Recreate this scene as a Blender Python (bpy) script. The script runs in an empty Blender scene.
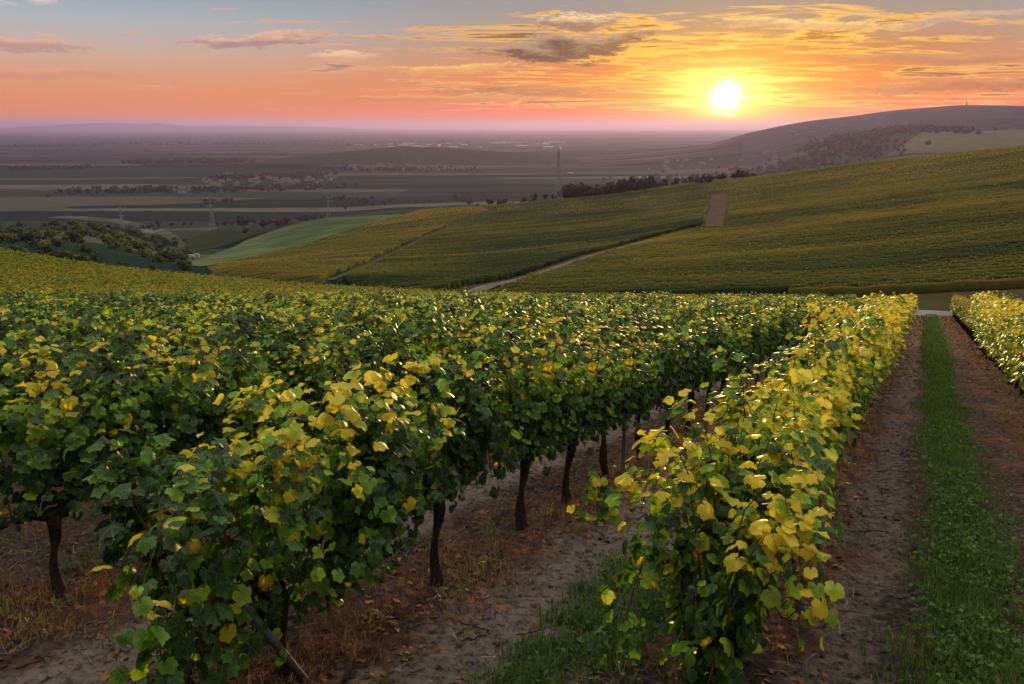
import bpy, math, random
import numpy as np

S = bpy.context.scene
COL = S.collection
RNG = np.random.default_rng(7)
random.seed(7)

# ------------------------------------------------------------------ camera, sky, sun, exposure
F_PX, CX, CY, HOR = 800.0, 512.0, 342.0, 127.0
PITCH = math.atan((CY - HOR) / F_PX)
CAM_Z = 2.6
SUN_AZ = math.atan((725 - 512) / F_PX * math.cos(PITCH))      # to the right of +Y
SUN_EL = math.radians(1.9)

cam_d = bpy.data.cameras.new("camera")
cam = bpy.data.objects.new("camera", cam_d)
COL.objects.link(cam)
cam.location = (0, 0, CAM_Z)
cam.rotation_euler = (math.pi / 2 - PITCH, 0, 0)
cam_d.sensor_width = 36.0
cam_d.lens = 36.0 * F_PX / 1024.0
cam_d.clip_start = 0.1
cam_d.clip_end = 120000
S.camera = cam

sun_d = bpy.data.lights.new("sun", 'SUN')
sun_d.energy = 4.8
sun_d.angle = math.radians(1.6)
sun_d.color = (1.0, 0.64, 0.27)
sun = bpy.data.objects.new("sun", sun_d)
COL.objects.link(sun)
# a sun lamp shines along its local -Z
sun.rotation_euler = (math.pi / 2 - SUN_EL, 0, math.pi - SUN_AZ)

vs = S.view_settings
vs.view_transform = 'Standard'
vs.look = 'None'
vs.exposure = 0.0
vs.gamma = 1.0
vs.use_curve_mapping = False
S.render.engine = 'CYCLES'
cy = S.cycles
cy.use_denoising = True
try:
    cy.denoiser = 'OPENIMAGEDENOISE'
except Exception:
    pass
cy.max_bounces = 5
cy.diffuse_bounces = 2
cy.glossy_bounces = 1
cy.transmission_bounces = 3
cy.volume_bounces = 0
cy.transparent_max_bounces = 4
cy.sample_clamp_indirect = 4.0
cy.caustics_reflective = False
cy.caustics_refractive = False


class NT:
    """little helper for writing node graphs"""
    def __init__(self, tree):
        self.t = tree
        self.n = tree.nodes
        self.l = tree.links

    def node(self, typ, **kw):
        nd = self.n.new(typ)
        for k, v in kw.items():
            setattr(nd, k, v)
        return nd

    def put(self, sock, v):
        if hasattr(v, 'bl_idname') and hasattr(v, 'is_output'):
            self.l.new(v, sock)
        elif isinstance(v, (tuple, list)):
            v = tuple(v)
            if len(sock.default_value) == 4 and len(v) == 3:
                v = v + (1.0,)
            sock.default_value = v
        else:
            sock.default_value = v

    def m(self, op, a, b=None, c=None, clamp=False):
        nd = self.node('ShaderNodeMath', operation=op, use_clamp=clamp)
        for i, v in enumerate((a, b, c)):
            if v is not None:
                self.put(nd.inputs[i], v)
        return nd.outputs[0]

    def mix(self, fac, a, b, blend='MIX'):
        nd = self.node('ShaderNodeMix', data_type='RGBA', blend_type=blend)
        self.put(nd.inputs[0], fac)
        self.put(nd.inputs[6], a)
        self.put(nd.inputs[7], b)
        return nd.outputs[2]

    def ramp(self, fac, stops, interp='LINEAR'):
        nd = self.node('ShaderNodeValToRGB')
        cr = nd.color_ramp
        cr.interpolation = interp
        while len(cr.elements) < len(stops):
            cr.elements.new(0.5)
        for e, (p, c) in zip(cr.elements, stops):
            e.position = p
            e.color = tuple(c) + (1.0,) if len(c) == 3 else c
        self.put(nd.inputs[0], fac)
        return nd.outputs[0]

    def noise(self, vec, scale, detail=4, rough=0.55, dist=0.0, out=0):
        nd = self.node('ShaderNodeTexNoise')
        if vec is not None:
            self.put(nd.inputs['Vector'], vec)
        nd.inputs['Scale'].default_value = scale
        nd.inputs['Detail'].default_value = detail
        nd.inputs['Roughness'].default_value = rough
        nd.inputs['Distortion'].default_value = dist
        return nd.outputs[out]

    def smooth(self, v, a, b):
        nd = self.node('ShaderNodeMapRange', interpolation_type='SMOOTHSTEP')
        self.put(nd.inputs[0], v)
        nd.inputs[1].default_value = a
        nd.inputs[2].default_value = b
        return nd.outputs[0]

    def comb(self, x, y, z):
        nd = self.node('ShaderNodeCombineXYZ')
        for i, v in enumerate((x, y, z)):
            self.put(nd.inputs[i], v)
        return nd.outputs[0]


def lin(r, g, b):
    f = lambda c: (c / 255 / 12.92) if c / 255 <= 0.04045 else ((c / 255 + 0.055) / 1.055) ** 2.4
    return (f(r), f(g), f(b))


def build_world():
    w = bpy.data.worlds.new("World")
    S.world = w
    w.use_nodes = True
    w.node_tree.nodes.clear()
    g = NT(w.node_tree)
    tc = g.node('ShaderNodeTexCoord')
    sep = g.node('ShaderNodeSeparateXYZ')
    g.l.new(tc.outputs['Generated'], sep.inputs[0])
    x, y, z = sep.outputs
    el = g.m('ARCSINE', z)
    az = g.m('ARCTAN2', x, y)
    E = g.m('MULTIPLY', el, 800.0 / 1.0)            # 14 units to the degree
    A = g.m('MULTIPLY', az, 800.0)
    dA = g.m('SUBTRACT', A, SUN_AZ * 800)
    dE = g.m('SUBTRACT', E, SUN_EL * 800)
    # how near the sun, wide and tight
    absd = g.m('ABSOLUTE', dA)
    near_sun = g.m('POWER', 2.718, g.m('MULTIPLY', g.m('POWER', g.m('DIVIDE', absd, 350.0), 2.0), -1.0))
    Ec = g.m('DIVIDE', E, 200.0, clamp=True)
    away = g.ramp(Ec, [(0.0, lin(206, 152, 172)), (0.05, lin(238, 140, 84)), (0.12, lin(234, 146, 86)),
                       (0.22, lin(222, 162, 124)), (0.32, lin(204, 178, 164)), (0.44, lin(176, 184, 190)),
                       (0.62, lin(132, 158, 176)), (0.85, lin(104, 134, 160)), (1.0, lin(98, 128, 156))])
    toward = g.ramp(Ec, [(0.0, lin(216, 60, 0)), (0.06, lin(240, 82, 0)), (0.14, lin(234, 100, 0)),
                         (0.24, lin(212, 110, 4)), (0.34, lin(186, 114, 40)), (0.45, lin(160, 134, 108)),
                         (0.60, lin(140, 144, 148)), (0.85, lin(112, 130, 150)), (1.0, lin(100, 126, 150))])
    base = g.mix(near_sun, away, toward)
    # ---- streaky cloud sheet, foreshortened like a real layer
    zc = g.m('ADD', g.m('MAXIMUM', z, 0.0), 0.045)
    cu = g.m('DIVIDE', x, zc)
    cv = g.m('DIVIDE', y, zc)
    vec = g.comb(g.m('ADD', g.m('MULTIPLY', cu, 0.55), g.m('MULTIPLY', cv, 0.16)), g.m('MULTIPLY', cv, 1.0), 3.7)
    n1 = g.noise(vec, 0.75, 8, 0.62, 1.1)
    n2 = g.noise(vec, 3.0, 7, 0.66, 0.8)
    n = g.m('ADD', g.m('MULTIPLY', n1, 0.62), g.m('MULTIPLY', n2, 0.38))
    n = g.m('ADD', g.m('MULTIPLY', g.m('SUBTRACT', n, 0.5), 1.9), 0.5)
    # more cloud close to the sun, little high up on the left
    band = g.m('MULTIPLY', g.smooth(E, 5, 22), g.m('SUBTRACT', 1.0, g.smooth(E, 78, 128)))
    wide = g.m('POWER', 2.718, g.m('MULTIPLY', g.m('POWER', g.m('DIVIDE', absd, 420.0), 2.0), -1.0))
    cover = g.m('MULTIPLY', band, g.m('ADD', 0.26, g.m('MULTIPLY', wide, 0.80)))
    thr = g.m('SUBTRACT', 0.74, g.m('MULTIPLY', cover, 0.29))
    dens = g.smooth(g.m('SUBTRACT', n, thr), 0.0, 0.14)
    thick = g.smooth(g.m('SUBTRACT', n, thr), 0.09, 0.24)
    r_sun = g.m('SQRT', g.m('ADD', g.m('POWER', dA, 2.0), g.m('POWER', g.m('MULTIPLY', dE, 1.5), 2.0)))
    rs = g.m('DIVIDE', r_sun, 600.0, clamp=True)
    thin_c = g.ramp(rs, [(0.0, (1.6, 1.1, 0.40)), (0.12, (1.2, 0.68, 0.08)), (0.3, (1.0, 0.54, 0.10)),
                         (0.55, (0.80, 0.38, 0.17)), (1.0, (0.78, 0.42, 0.30))])
    thick_c = g.ramp(rs, [(0.0, (1.2, 0.5, 0.08)), (0.14, (0.36, 0.12, 0.008)), (0.35, (0.17, 0.07, 0.026)),
                          (0.7, (0.42, 0.25, 0.20)), (1.0, (0.45, 0.30, 0.28))])
    cloud = g.mix(thick, thin_c, thick_c)
    col = g.mix(g.m('MULTIPLY', dens, 0.9), base, cloud)
    # ---- separate small clouds: (azimuth, elevation, half length, half height, tilt, lit colour, dark colour)
    wv = g.comb(g.m('MULTIPLY', A, 0.012), g.m('MULTIPLY', E, 0.045), 0.0)
    wn = g.node('ShaderNodeTexNoise')
    g.put(wn.inputs['Vector'], wv)
    wn.inputs['Scale'].default_value = 1.6
    wn.inputs['Detail'].default_value = 6
    wn.inputs['Roughness'].default_value = 0.62
    ws = g.node('ShaderNodeSeparateColor')
    g.l.new(wn.outputs['Color'], ws.inputs[0])
    wisp = g.noise(wv, 4.6, 8, 0.70, 1.4)
    def puff(col, px, py, hl, hh, tilt, lit, dark, amt):
        a0 = math.atan((px - CX) / F_PX * 0.966) * 800
        e0 = (HOR - py) * 0.97
        da = g.m('ADD', g.m('SUBTRACT', A, a0), g.m('MULTIPLY', g.m('SUBTRACT', ws.outputs[0], 0.5), hl * 1.4))
        de = g.m('ADD', g.m('SUBTRACT', E, e0), g.m('MULTIPLY', g.m('SUBTRACT', ws.outputs[1], 0.5), hh * 3.4))
        de = g.m('SUBTRACT', de, g.m('MULTIPLY', da, tilt))
        q = g.m('ADD', g.m('POWER', g.m('DIVIDE', da, hl), 2.0), g.m('POWER', g.m('DIVIDE', de, hh), 2.0))
        body = g.smooth(g.m('ADD', q, g.m('MULTIPLY', g.m('SUBTRACT', wisp, 0.5), 3.0)), 1.0, 0.15)
        top = g.smooth(g.m('DIVIDE', de, hh), -0.25, 0.75)
        return g.mix(g.m('MULTIPLY', body, amt), col, g.mix(top, dark, lit))
    for args in (
        (556, 55, 78, 13, 0.03, (0.46, 0.32, 0.22), (0.085, 0.050, 0.040), 1.0),
        (612, 48, 44, 8, 0.28, (0.42, 0.28, 0.18), (0.09, 0.052, 0.040), 0.95),
        (574, 31, 46, 9, 0.06, (1.05, 0.74, 0.38), (0.30, 0.17, 0.12), 0.95),
        (545, 92, 120, 8, 0.02, (0.52, 0.25, 0.06), (0.26, 0.12, 0.05), 0.7),
        (705, 68, 70, 7, 0.0, (0.80, 0.42, 0.08), (0.36, 0.17, 0.045), 0.75),
        (930, 92, 120, 8, 0.0, (0.58, 0.26, 0.07), (0.30, 0.12, 0.05), 0.75),
        (925, 70, 90, 7, -0.03, (0.62, 0.34, 0.14), (0.34, 0.18, 0.10), 0.6),
        (800, 38, 110, 5, -0.05, (1.0, 0.72, 0.32), (0.62, 0.40, 0.18), 0.8),
        (260, 50, 70, 8, 0.06, (0.85, 0.50, 0.34), (0.40, 0.24, 0.22), 0.9),
        (345, 62, 36, 4, 0.05, (0.98, 0.66, 0.36), (0.72, 0.40, 0.25), 0.8),
        (35, 58, 54, 7, -0.06, (0.80, 0.45, 0.32), (0.50, 0.28, 0.24), 0.85),
        (40, 82, 90, 6, 0.0, (0.84, 0.36, 0.21), (0.66, 0.28, 0.20), 0.7),
        (60, 26, 14, 3, 0.05, (0.85, 0.68, 0.62), (0.62, 0.52, 0.52), 0.8),
        (14, 28, 20, 3, -0.1, (0.68, 0.62, 0.62), (0.55, 0.52, 0.54), 0.6),
        (450, 72, 80, 5, 0.02, (0.98, 0.58, 0.20), (0.78, 0.36, 0.10), 0.85),
        (440, 100, 120, 5, 0.0, (0.90, 0.36, 0.09), (0.62, 0.22, 0.07), 0.8),
        (815, 3, 60, 4, 0.0, (0.90, 0.66, 0.48), (0.62, 0.46, 0.38), 0.85),
        (725, 6, 22, 3, 0.0, (0.85, 0.62, 0.45), (0.62, 0.46, 0.38), 0.8),
        (945, 38, 60, 4, 0.08, (0.72, 0.50, 0.34), (0.52, 0.38, 0.30), 0.6),
    ):
        col = puff(col, *args)
    # ---- the glow round the sun and its disc
    rr = g.m('SQRT', g.m('ADD', g.m('POWER', dA, 2.0), g.m('POWER', dE, 2.0)))
    rx = g.m('SQRT', g.m('ADD', g.m('POWER', g.m('MULTIPLY', dA, 0.72), 2.0), g.m('POWER', g.m('MULTIPLY', dE, 1.25), 2.0)))
    def glow(src, s, strength, colr):
        k = g.m('MULTIPLY', g.m('POWER', 2.718, g.m('DIVIDE', src, -s)), strength)
        return g.mix(1.0, (0, 0, 0), colr), k
    def add_glow(col, src, s, strength, colr):
        c0, k = glow(src, s, strength, colr)
        vm = g.node('ShaderNodeVectorMath', operation='SCALE')
        g.put(vm.inputs[0], c0)
        g.put(vm.inputs['Scale'], k)
        av = g.node('ShaderNodeVectorMath', operation='ADD')
        g.put(av.inputs[0], col)
        g.put(av.inputs[1], vm.outputs[0])
        return av.outputs[0]
    col = add_glow(col, rx, 46.0, 0.95, (1.0, 0.46, 0.015))
    col = add_glow(col, rx, 20.0, 2.6, (1.0, 0.68, 0.13))
    rw = g.m('SQRT', g.m('ADD', g.m('POWER', g.m('MULTIPLY', dA, 0.26), 2.0), g.m('POWER', g.m('MULTIPLY', g.m('ADD', dE, 14.0), 1.5), 2.0)))
    col = add_glow(col, rw, 30.0, 0.55, (1.0, 0.30, 0.0))
    disc = g.smooth(g.m('ADD', rr, g.m('MULTIPLY', g.m('SUBTRACT', wisp, 0.5), 30.0)), 20.0, 2.0)
    col = g.mix(disc, col, (4.0, 3.2, 1.9))
    # below the horizon the sky carries on as dim ground haze
    col = g.mix(g.smooth(E, -4.0, -30.0), col, lin(92, 74, 84))
    # overhead: unseen sky, made extra bright and warm to light the foreground from above
    zen = g.smooth(el, 0.45, 1.15)
    col = g.mix(g.smooth(y, 0.25, -0.35), col, (0.13, 0.14, 0.155))  # sky behind the camera dimmed to deepen shade on the near sides
    col = g.mix(zen, col, (1.85, 1.72, 1.48))
    sky = g.node('ShaderNodeTexSky', sky_type='NISHITA', sun_disc=False)
    sky.sun_elevation = SUN_EL
    sky.sun_rotation = SUN_AZ
    b1 = g.node('ShaderNodeBackground')
    g.put(b1.inputs[0], sky.outputs[0])
    b1.inputs[1].default_value = 0.003
    b2 = g.node('ShaderNodeBackground')
    g.put(b2.inputs[0], col)
    b2.inputs[1].default_value = 1.0
    add = g.node('ShaderNodeAddShader')
    g.l.new(b1.outputs[0], add.inputs[0])
    g.l.new(b2.outputs[0], add.inputs[1])
    out = g.node('ShaderNodeOutputWorld')
    g.l.new(add.outputs[0], out.inputs[0])
    w.cycles.sampling_method = 'MANUAL'
    w.cycles.sample_map_resolution = 1024


build_world()

# ------------------------------------------------------------------ terrain
ROW_AZ = math.radians(27.792)
SLOPE, SIDE = -0.17143, 0.08
RU = np.array([math.sin(ROW_AZ), math.cos(ROW_AZ)])       # along the rows, downhill
RV = np.array([-math.cos(ROW_AZ), math.sin(ROW_AZ)])      # to the left of them
U_END = 77.0


def uv_of(X, Y):
    return X * RU[0] + Y * RU[1], X * RV[0] + Y * RV[1]


def xy_of(u, v):
    return u * RU[0] + v * RV[0], u * RU[1] + v * RV[1]


def near_z(u, v):
    z = SLOPE * u - SIDE * v
    z = z + 0.0006 * np.clip(v - 40, 0, 150) ** 2
    z = z - 0.4 * np.exp(-((v - 40) / 30.0) ** 2) * np.clip(u / 70.0, 0, 1.2) ** 2
    return z


def tan_el(px, py):
    a, b = (px - CX) / F_PX, (CY - py) / F_PX
    dx, dy = a, math.cos(PITCH) + b * math.sin(PITCH)
    dz = -math.sin(PITCH) + b * math.cos(PITCH)
    return dz / math.hypot(dx, dy)


def az_of(px, py=200.0):
    a, b = (px - CX) / F_PX, (CY - py) / F_PX
    return math.atan2(a, math.cos(PITCH) + b * math.sin(PITCH))


# for each bearing: (distance, picture height) or (distance, None, absolute z)
PROFILE = {
    -260: [(300, 252), (420, 242), (620, 228), (800, None, -112), (1250, None, -140)],
    0:    [(300, 251), (420, 240), (600, 226), (800, None, -112), (1250, None, -140)],
    60:   [(300, 253), (420, 237), (600, 226), (850, None, -118), (1250, None, -140)],
    110:  [(300, 258), (420, 242), (650, 230), (900, None, -122), (1250, None, -140)],
    160:  [(290, 268), (420, 254), (650, 240), (970, 229), (1300, None, -140)],
    210:  [(200, 282), (300, 267), (600, 245), (970, 228), (1300, None, -140)],
    260:  [(185, 280), (320, 262), (500, 246), (760, 229), (1000, None, -118), (1350, None, -140)],
    330:  [(130, 294), (180, 280), (300, 257), (500, 232), (800, 217), (1100, None, -122), (1500, None, -140)],
    400:  [(115, 297), (185, 277), (310, 250), (510, 222), (800, 211), (1300, None, -126), (1800, None, -140)],
    460:  [(104, 301), (190, 275), (325, 243), (520, 213), (800, 205), (1400, None, -128), (2000, None, -140)],
    600:  [(96, 305), (170, 265), (330, 231), (580, 198), (900, None, -88), (1500, None, -128), (2200, None, -140)],
    700:  [(94, 306), (145, 271), (235, 238), (415, 204), (600, 184), (1000, None, -85), (1600, None, -128), (2300, None, -140), (4500, None, -95), (7000, None, -140)],
    745:  [(94, 306), (142, 270), (232, 236), (405, 200), (600, 180), (1000, None, -80), (1700, None, -126), (2500, None, -128),
           (3500, 151), (4500, 133), (6000, None, -60), (8500, None, -140)],
    800:  [(95, 306), (142, 269), (230, 232), (398, 195), (600, 173), (1000, None, -75), (1700, None, -115), (2300, 168),
           (3000, 146), (4500, 122), (6000, None, -40), (8500, None, -140)],
    850:  [(97, 306), (142, 268), (229, 228), (394, 191), (600, 166), (1000, None, -70), (1700, None, -105), (2400, 160),
           (3000, 136), (3400, 137), (4500, 115), (6000, None, -20), (8500, None, -140)],
    900:  [(98, 306), (142, 267), (228, 225), (390, 187), (600, 160), (1000, None, -70), (1700, None, -95), (2400, 153),
           (3000, 130), (3400, 131), (4500, 109), (6000, None, 0), (8500, None, -140)],
    955:  [(99, 306), (142, 265), (226, 222), (385, 183), (600, 154), (1000, None, -65), (1700, None, -85), (2400, 150),
           (2900, 131), (3400, 129), (4500, 105.5), (6000, None, 20), (8500, None, -140)],
    1024: [(102, 306), (144, 262), (226, 218), (380, 177), (600, 147), (1000, None, -60), (1700, None, -75), (2300, 147),
           (2900, 128), (3400, 126), (4500, 106), (6000, None, 20), (8500, None, -140)],
    1280: [(110, 300), (150, 250), (230, 200), (380, 155), (600, 126), (1000, None, -30), (1700, None, -50), (2300, 126),
           (2900, 115), (3400, 118), (4500, 104), (6000, None, 20), (8500, None, -140)],
}


def pchip(xs, ys, xq):
    """monotone cubic through points"""
    xs, ys = np.asarray(xs, float), np.asarray(ys, float)
    h = np.diff(xs)
    d = np.diff(ys) / h
    m = np.zeros_like(ys)
    m[0], m[-1] = d[0], d[-1]
    for i in range(1, len(xs) - 1):
        if d[i - 1] * d[i] > 0:
            w1, w2 = 2 * h[i] + h[i - 1], h[i] + 2 * h[i - 1]
            m[i] = (w1 + w2) / (w1 / d[i - 1] + w2 / d[i])
    xq = np.clip(xq, xs[0], xs[-1])
    i = np.clip(np.searchsorted(xs, xq) - 1, 0, len(xs) - 2)
    t = (xq - xs[i]) / h[i]
    return ((1 + 2 * t) * (1 - t) ** 2 * ys[i] + t * (1 - t) ** 2 * h[i] * m[i]
            + t * t * (3 - 2 * t) * ys[i + 1] + t * t * (t - 1) * h[i] * m[i + 1])


LR = np.linspace(math.log(60), math.log(45000), 700)
_cols = sorted(PROFILE)
_azs = np.array([az_of(c) for c in _cols])
_tab = []
for c in _cols:
    pts = [(q[0], CAM_Z + q[0] * tan_el(c, q[1])) if len(q) == 2 else (q[0], q[2]) for q in PROFILE[c]]
    pts = [(60, pts[0][1] + 1.0)] + pts + [(12000, -140.0), (46000, -141.0)]
    _tab.append(pchip([math.log(p[0]) for p in pts], [p[1] for p in pts], LR))
_tab = np.array(_tab)
AZT = np.radians(np.arange(-62, 62.01, 0.25))
TAB = np.array([pchip(_azs, _tab[:, j], AZT) for j in range(len(LR))]).T


def vnoise(X, Y, seed=0):
    """value noise, -1..1"""
    X, Y = np.asarray(X, float), np.asarray(Y, float)
    xi, yi = np.floor(X), np.floor(Y)
    fx, fy = X - xi, Y - yi
    fx, fy = fx * fx * (3 - 2 * fx), fy * fy * (3 - 2 * fy)
    def h(a, b):
        s = np.sin(a * 127.1 + b * 311.7 + seed * 74.7) * 43758.5453
        return (s - np.floor(s)) * 2 - 1
    return ((h(xi, yi) * (1 - fx) + h(xi + 1, yi) * fx) * (1 - fy)
            + (h(xi, yi + 1) * (1 - fx) + h(xi + 1, yi + 1) * fx) * fy)


def fbm(X, Y, octs=4, seed=0):
    s, a, t = 0.0, 1.0, 0.0
    for o in range(octs):
        s = s + a * vnoise(X * 2 ** o, Y * 2 ** o, seed + o)
        t += a
        a *= 0.5
    return s / t


def terr(X, Y):
    X, Y = np.asarray(X, float), np.asarray(Y, float)
    r = np.hypot(X, Y)
    a = np.arctan2(X, Y)
    u, v = uv_of(X, Y)
    zn = near_z(u, v)
    ac = np.clip(a, AZT[0], AZT[-1])
    fa = (ac - AZT[0]) / (AZT[1] - AZT[0])
    ia = np.clip(fa.astype(int), 0, len(AZT) - 2)
    ta = fa - ia
    lr = np.clip(np.log(np.maximum(r, 1.0)), LR[0], LR[-1])
    fr = (lr - LR[0]) / (LR[1] - LR[0])
    ir = np.clip(fr.astype(int), 0, len(LR) - 2)
    tr = fr - ir
    zf = ((TAB[ia, ir] * (1 - tr) + TAB[ia, ir + 1] * tr) * (1 - ta)
          + (TAB[ia + 1, ir] * (1 - tr) + TAB[ia + 1, ir + 1] * tr) * ta)
    zf = zf + fbm(X / 420, Y / 420, 3, 3) * np.clip((r - 700) / 2500, 0, 1) * 6 * np.exp(-(r / 15000) ** 2)
    b = np.clip((u - U_END - 1) / 14.0, 0, 1)
    b = np.maximum(b, np.clip((r - 260) / 60, 0, 1))
    b = b * b * (3 - 2 * b)
    return zn * (1 - b) + zf * b


def hit(px, py, rmax=20000):
    """the ground point seen at a picture position"""
    a = az_of(px, py)
    t = tan_el(px, py)
    r = np.exp(np.linspace(math.log(1.5), math.log(rmax), 6000))
    X, Y = r * math.sin(a), r * math.cos(a)
    d = CAM_Z + r * t - terr(X, Y)
    k = np.argmax(d < 0)
    if not (d < 0).any():
        k = len(r) - 1
    return X[k], Y[k]


def at_r(px, r):
    a = az_of(px)
    return r * math.sin(a), r * math.cos(a)


def project(X, Y, Z):
    dz = Z - CAM_Z
    zc = Y * math.cos(PITCH) - dz * math.sin(PITCH)
    yc = Y * math.sin(PITCH) + dz * math.cos(PITCH)
    zc = np.where(zc < 0.05, 0.05, zc)
    return CX + F_PX * X / zc, CY - F_PX * yc / zc


# ------------------------------------------------------------------ mesh helpers
def mesh_from(name, V, loops, sizes, mats, mat_idx=None, smooth=True, attrs=None):
    me = bpy.data.meshes.new(name)
    V = np.asarray(V, np.float32)
    loops = np.asarray(loops, np.int32).ravel()
    sizes = np.asarray(sizes, np.int32)
    me.vertices.add(len(V))
    me.vertices.foreach_set('co', V.ravel())
    me.loops.add(len(loops))
    me.loops.foreach_set('vertex_index', loops)
    me.polygons.add(len(sizes))
    starts = np.concatenate(([0], np.cumsum(sizes)[:-1])).astype(np.int32)
    me.polygons.foreach_set('loop_start', starts)
    me.polygons.foreach_set('loop_total', sizes)
    if mat_idx is not None:
        me.polygons.foreach_set('material_index', np.asarray(mat_idx, np.int32))
    me.polygons.foreach_set('use_smooth', np.full(len(sizes), smooth, bool))
    for k, (typ, arr) in (attrs or {}).items():
        at = me.attributes.new(k, typ, 'POINT')
        at.data.foreach_set('vector' if typ == 'FLOAT_VECTOR' else 'value', np.asarray(arr, np.float32).ravel())
    for m in mats:
        me.materials.append(m)
    me.update(calc_edges=True)
    me.validate()
    return me


def link(name, me, parent=None, loc=None):
    o = bpy.data.objects.new(name, me)
    COL.objects.link(o)
    if parent:
        o.parent = parent
    if loc is not None:
        o.location = loc
    return o


def tag(o, label=None, cat=None, group=None, kind=None):
    if label:
        o['label'] = label
    if cat:
        o['category'] = cat
    if group:
        o['group'] = group
    if kind:
        o['kind'] = kind
    return o


class MB:
    """collects tubes, boxes and free faces of one mesh"""
    def __init__(self):
        self.V, self.F, self.M = [], [], []

    def add(self, verts, faces, mi=0):
        b = len(self.V)
        self.V += [tuple(p) for p in verts]
        self.F += [tuple(b + i for i in f) for f in faces]
        self.M += [mi] * len(faces)

    def tube(self, pts, rads, n=6, mi=0, cap=True, jit=0.0):
        pts = [np.array(p, float) for p in pts]
        b = len(self.V)
        for i, p in enumerate(pts):
            t = pts[min(i + 1, len(pts) - 1)] - pts[max(i - 1, 0)]
            t = t / (np.linalg.norm(t) + 1e-9)
            ref = np.array([0, 1, 0]) if abs(t[1]) < 0.9 else np.array([1, 0, 0])
            s = np.cross(t, ref)
            s /= np.linalg.norm(s)
            q = np.cross(s, t)
            for k in range(n):
                a = 2 * math.pi * k / n
                rr = rads[i] * (1 + jit * random.uniform(-1, 1))
                self.V.append(tuple(p + rr * (math.cos(a) * s + math.sin(a) * q)))
        for i in range(len(pts) - 1):
            for k in range(n):
                k2 = (k + 1) % n
                self.F.append((b + i * n + k, b + i * n + k2, b + (i + 1) * n + k2, b + (i + 1) * n + k))
                self.M.append(mi)
        if cap:
            self.F.append(tuple(b + (len(pts) - 1) * n + k for k in range(n)))
            self.F.append(tuple(b + k for k in reversed(range(n))))
            self.M += [mi, mi]

    def bar(self, p, q, w, mi=0):
        self.tube([p, q], [w * 0.7, w * 0.7], 4, mi)

    def box(self, c, s, mi=0, rz=0.0):
        cx, cy_, cz = c
        sx, sy, sz = s[0] / 2, s[1] / 2, s[2] / 2
        co, si = math.cos(rz), math.sin(rz)
        vs_ = []
        for dx, dy, dz in [(-1, -1, -1), (1, -1, -1), (1, 1, -1), (-1, 1, -1), (-1, -1, 1), (1, -1, 1), (1, 1, 1), (-1, 1, 1)]:
            x, y = dx * sx, dy * sy
            vs_.append((cx + x * co - y * si, cy_ + x * si + y * co, cz + dz * sz))
        self.add(vs_, [(0, 3, 2, 1), (4, 5, 6, 7), (0, 1, 5, 4), (1, 2, 6, 5), (2, 3, 7, 6), (3, 0, 4, 7)], mi)

    def mesh(self, name, mats, smooth=False):
        return mesh_from(name, self.V, [i for f in self.F for i in f], [len(f) for f in self.F], mats, self.M, smooth)


# ------------------------------------------------------------------ materials
def mat(name):
    m = bpy.data.materials.new(name)
    m.use_nodes = True
    m.node_tree.nodes.clear()
    g = NT(m.node_tree)
    out = g.node('ShaderNodeOutputMaterial')
    return m, g, out


def principled(g, col, rough=0.8, spec=0.3, normal=None):
    b = g.node('ShaderNodeBsdfPrincipled')
    g.put(b.inputs['Base Color'], col)
    g.put(b.inputs['Roughness'], rough)
    b.inputs['Specular IOR Level'].default_value = spec
    if normal is not None:
        g.l.new(normal, b.inputs['Normal'])
    return b


def simple(name, c1, c2, scale, rough=0.8, spec=0.25, bump=0.0, bscale=None):
    m, g, out = mat(name)
    tc = g.node('ShaderNodeTexCoord')
    n = g.noise(tc.outputs['Object'], scale, 5, 0.6)
    col = g.mix(g.smooth(n, 0.3, 0.7), c1, c2)
    nrm = None
    if bump:
        b = g.node('ShaderNodeBump')
        b.inputs['Strength'].default_value = bump
        b.inputs['Distance'].default_value = 0.02
        g.l.new(g.noise(tc.outputs['Object'], bscale or scale * 4, 6, 0.65), b.inputs['Height'])
        nrm = b.outputs[0]
    g.l.new(principled(g, col, rough, spec, nrm).outputs[0], out.inputs[0])
    return m


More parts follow.
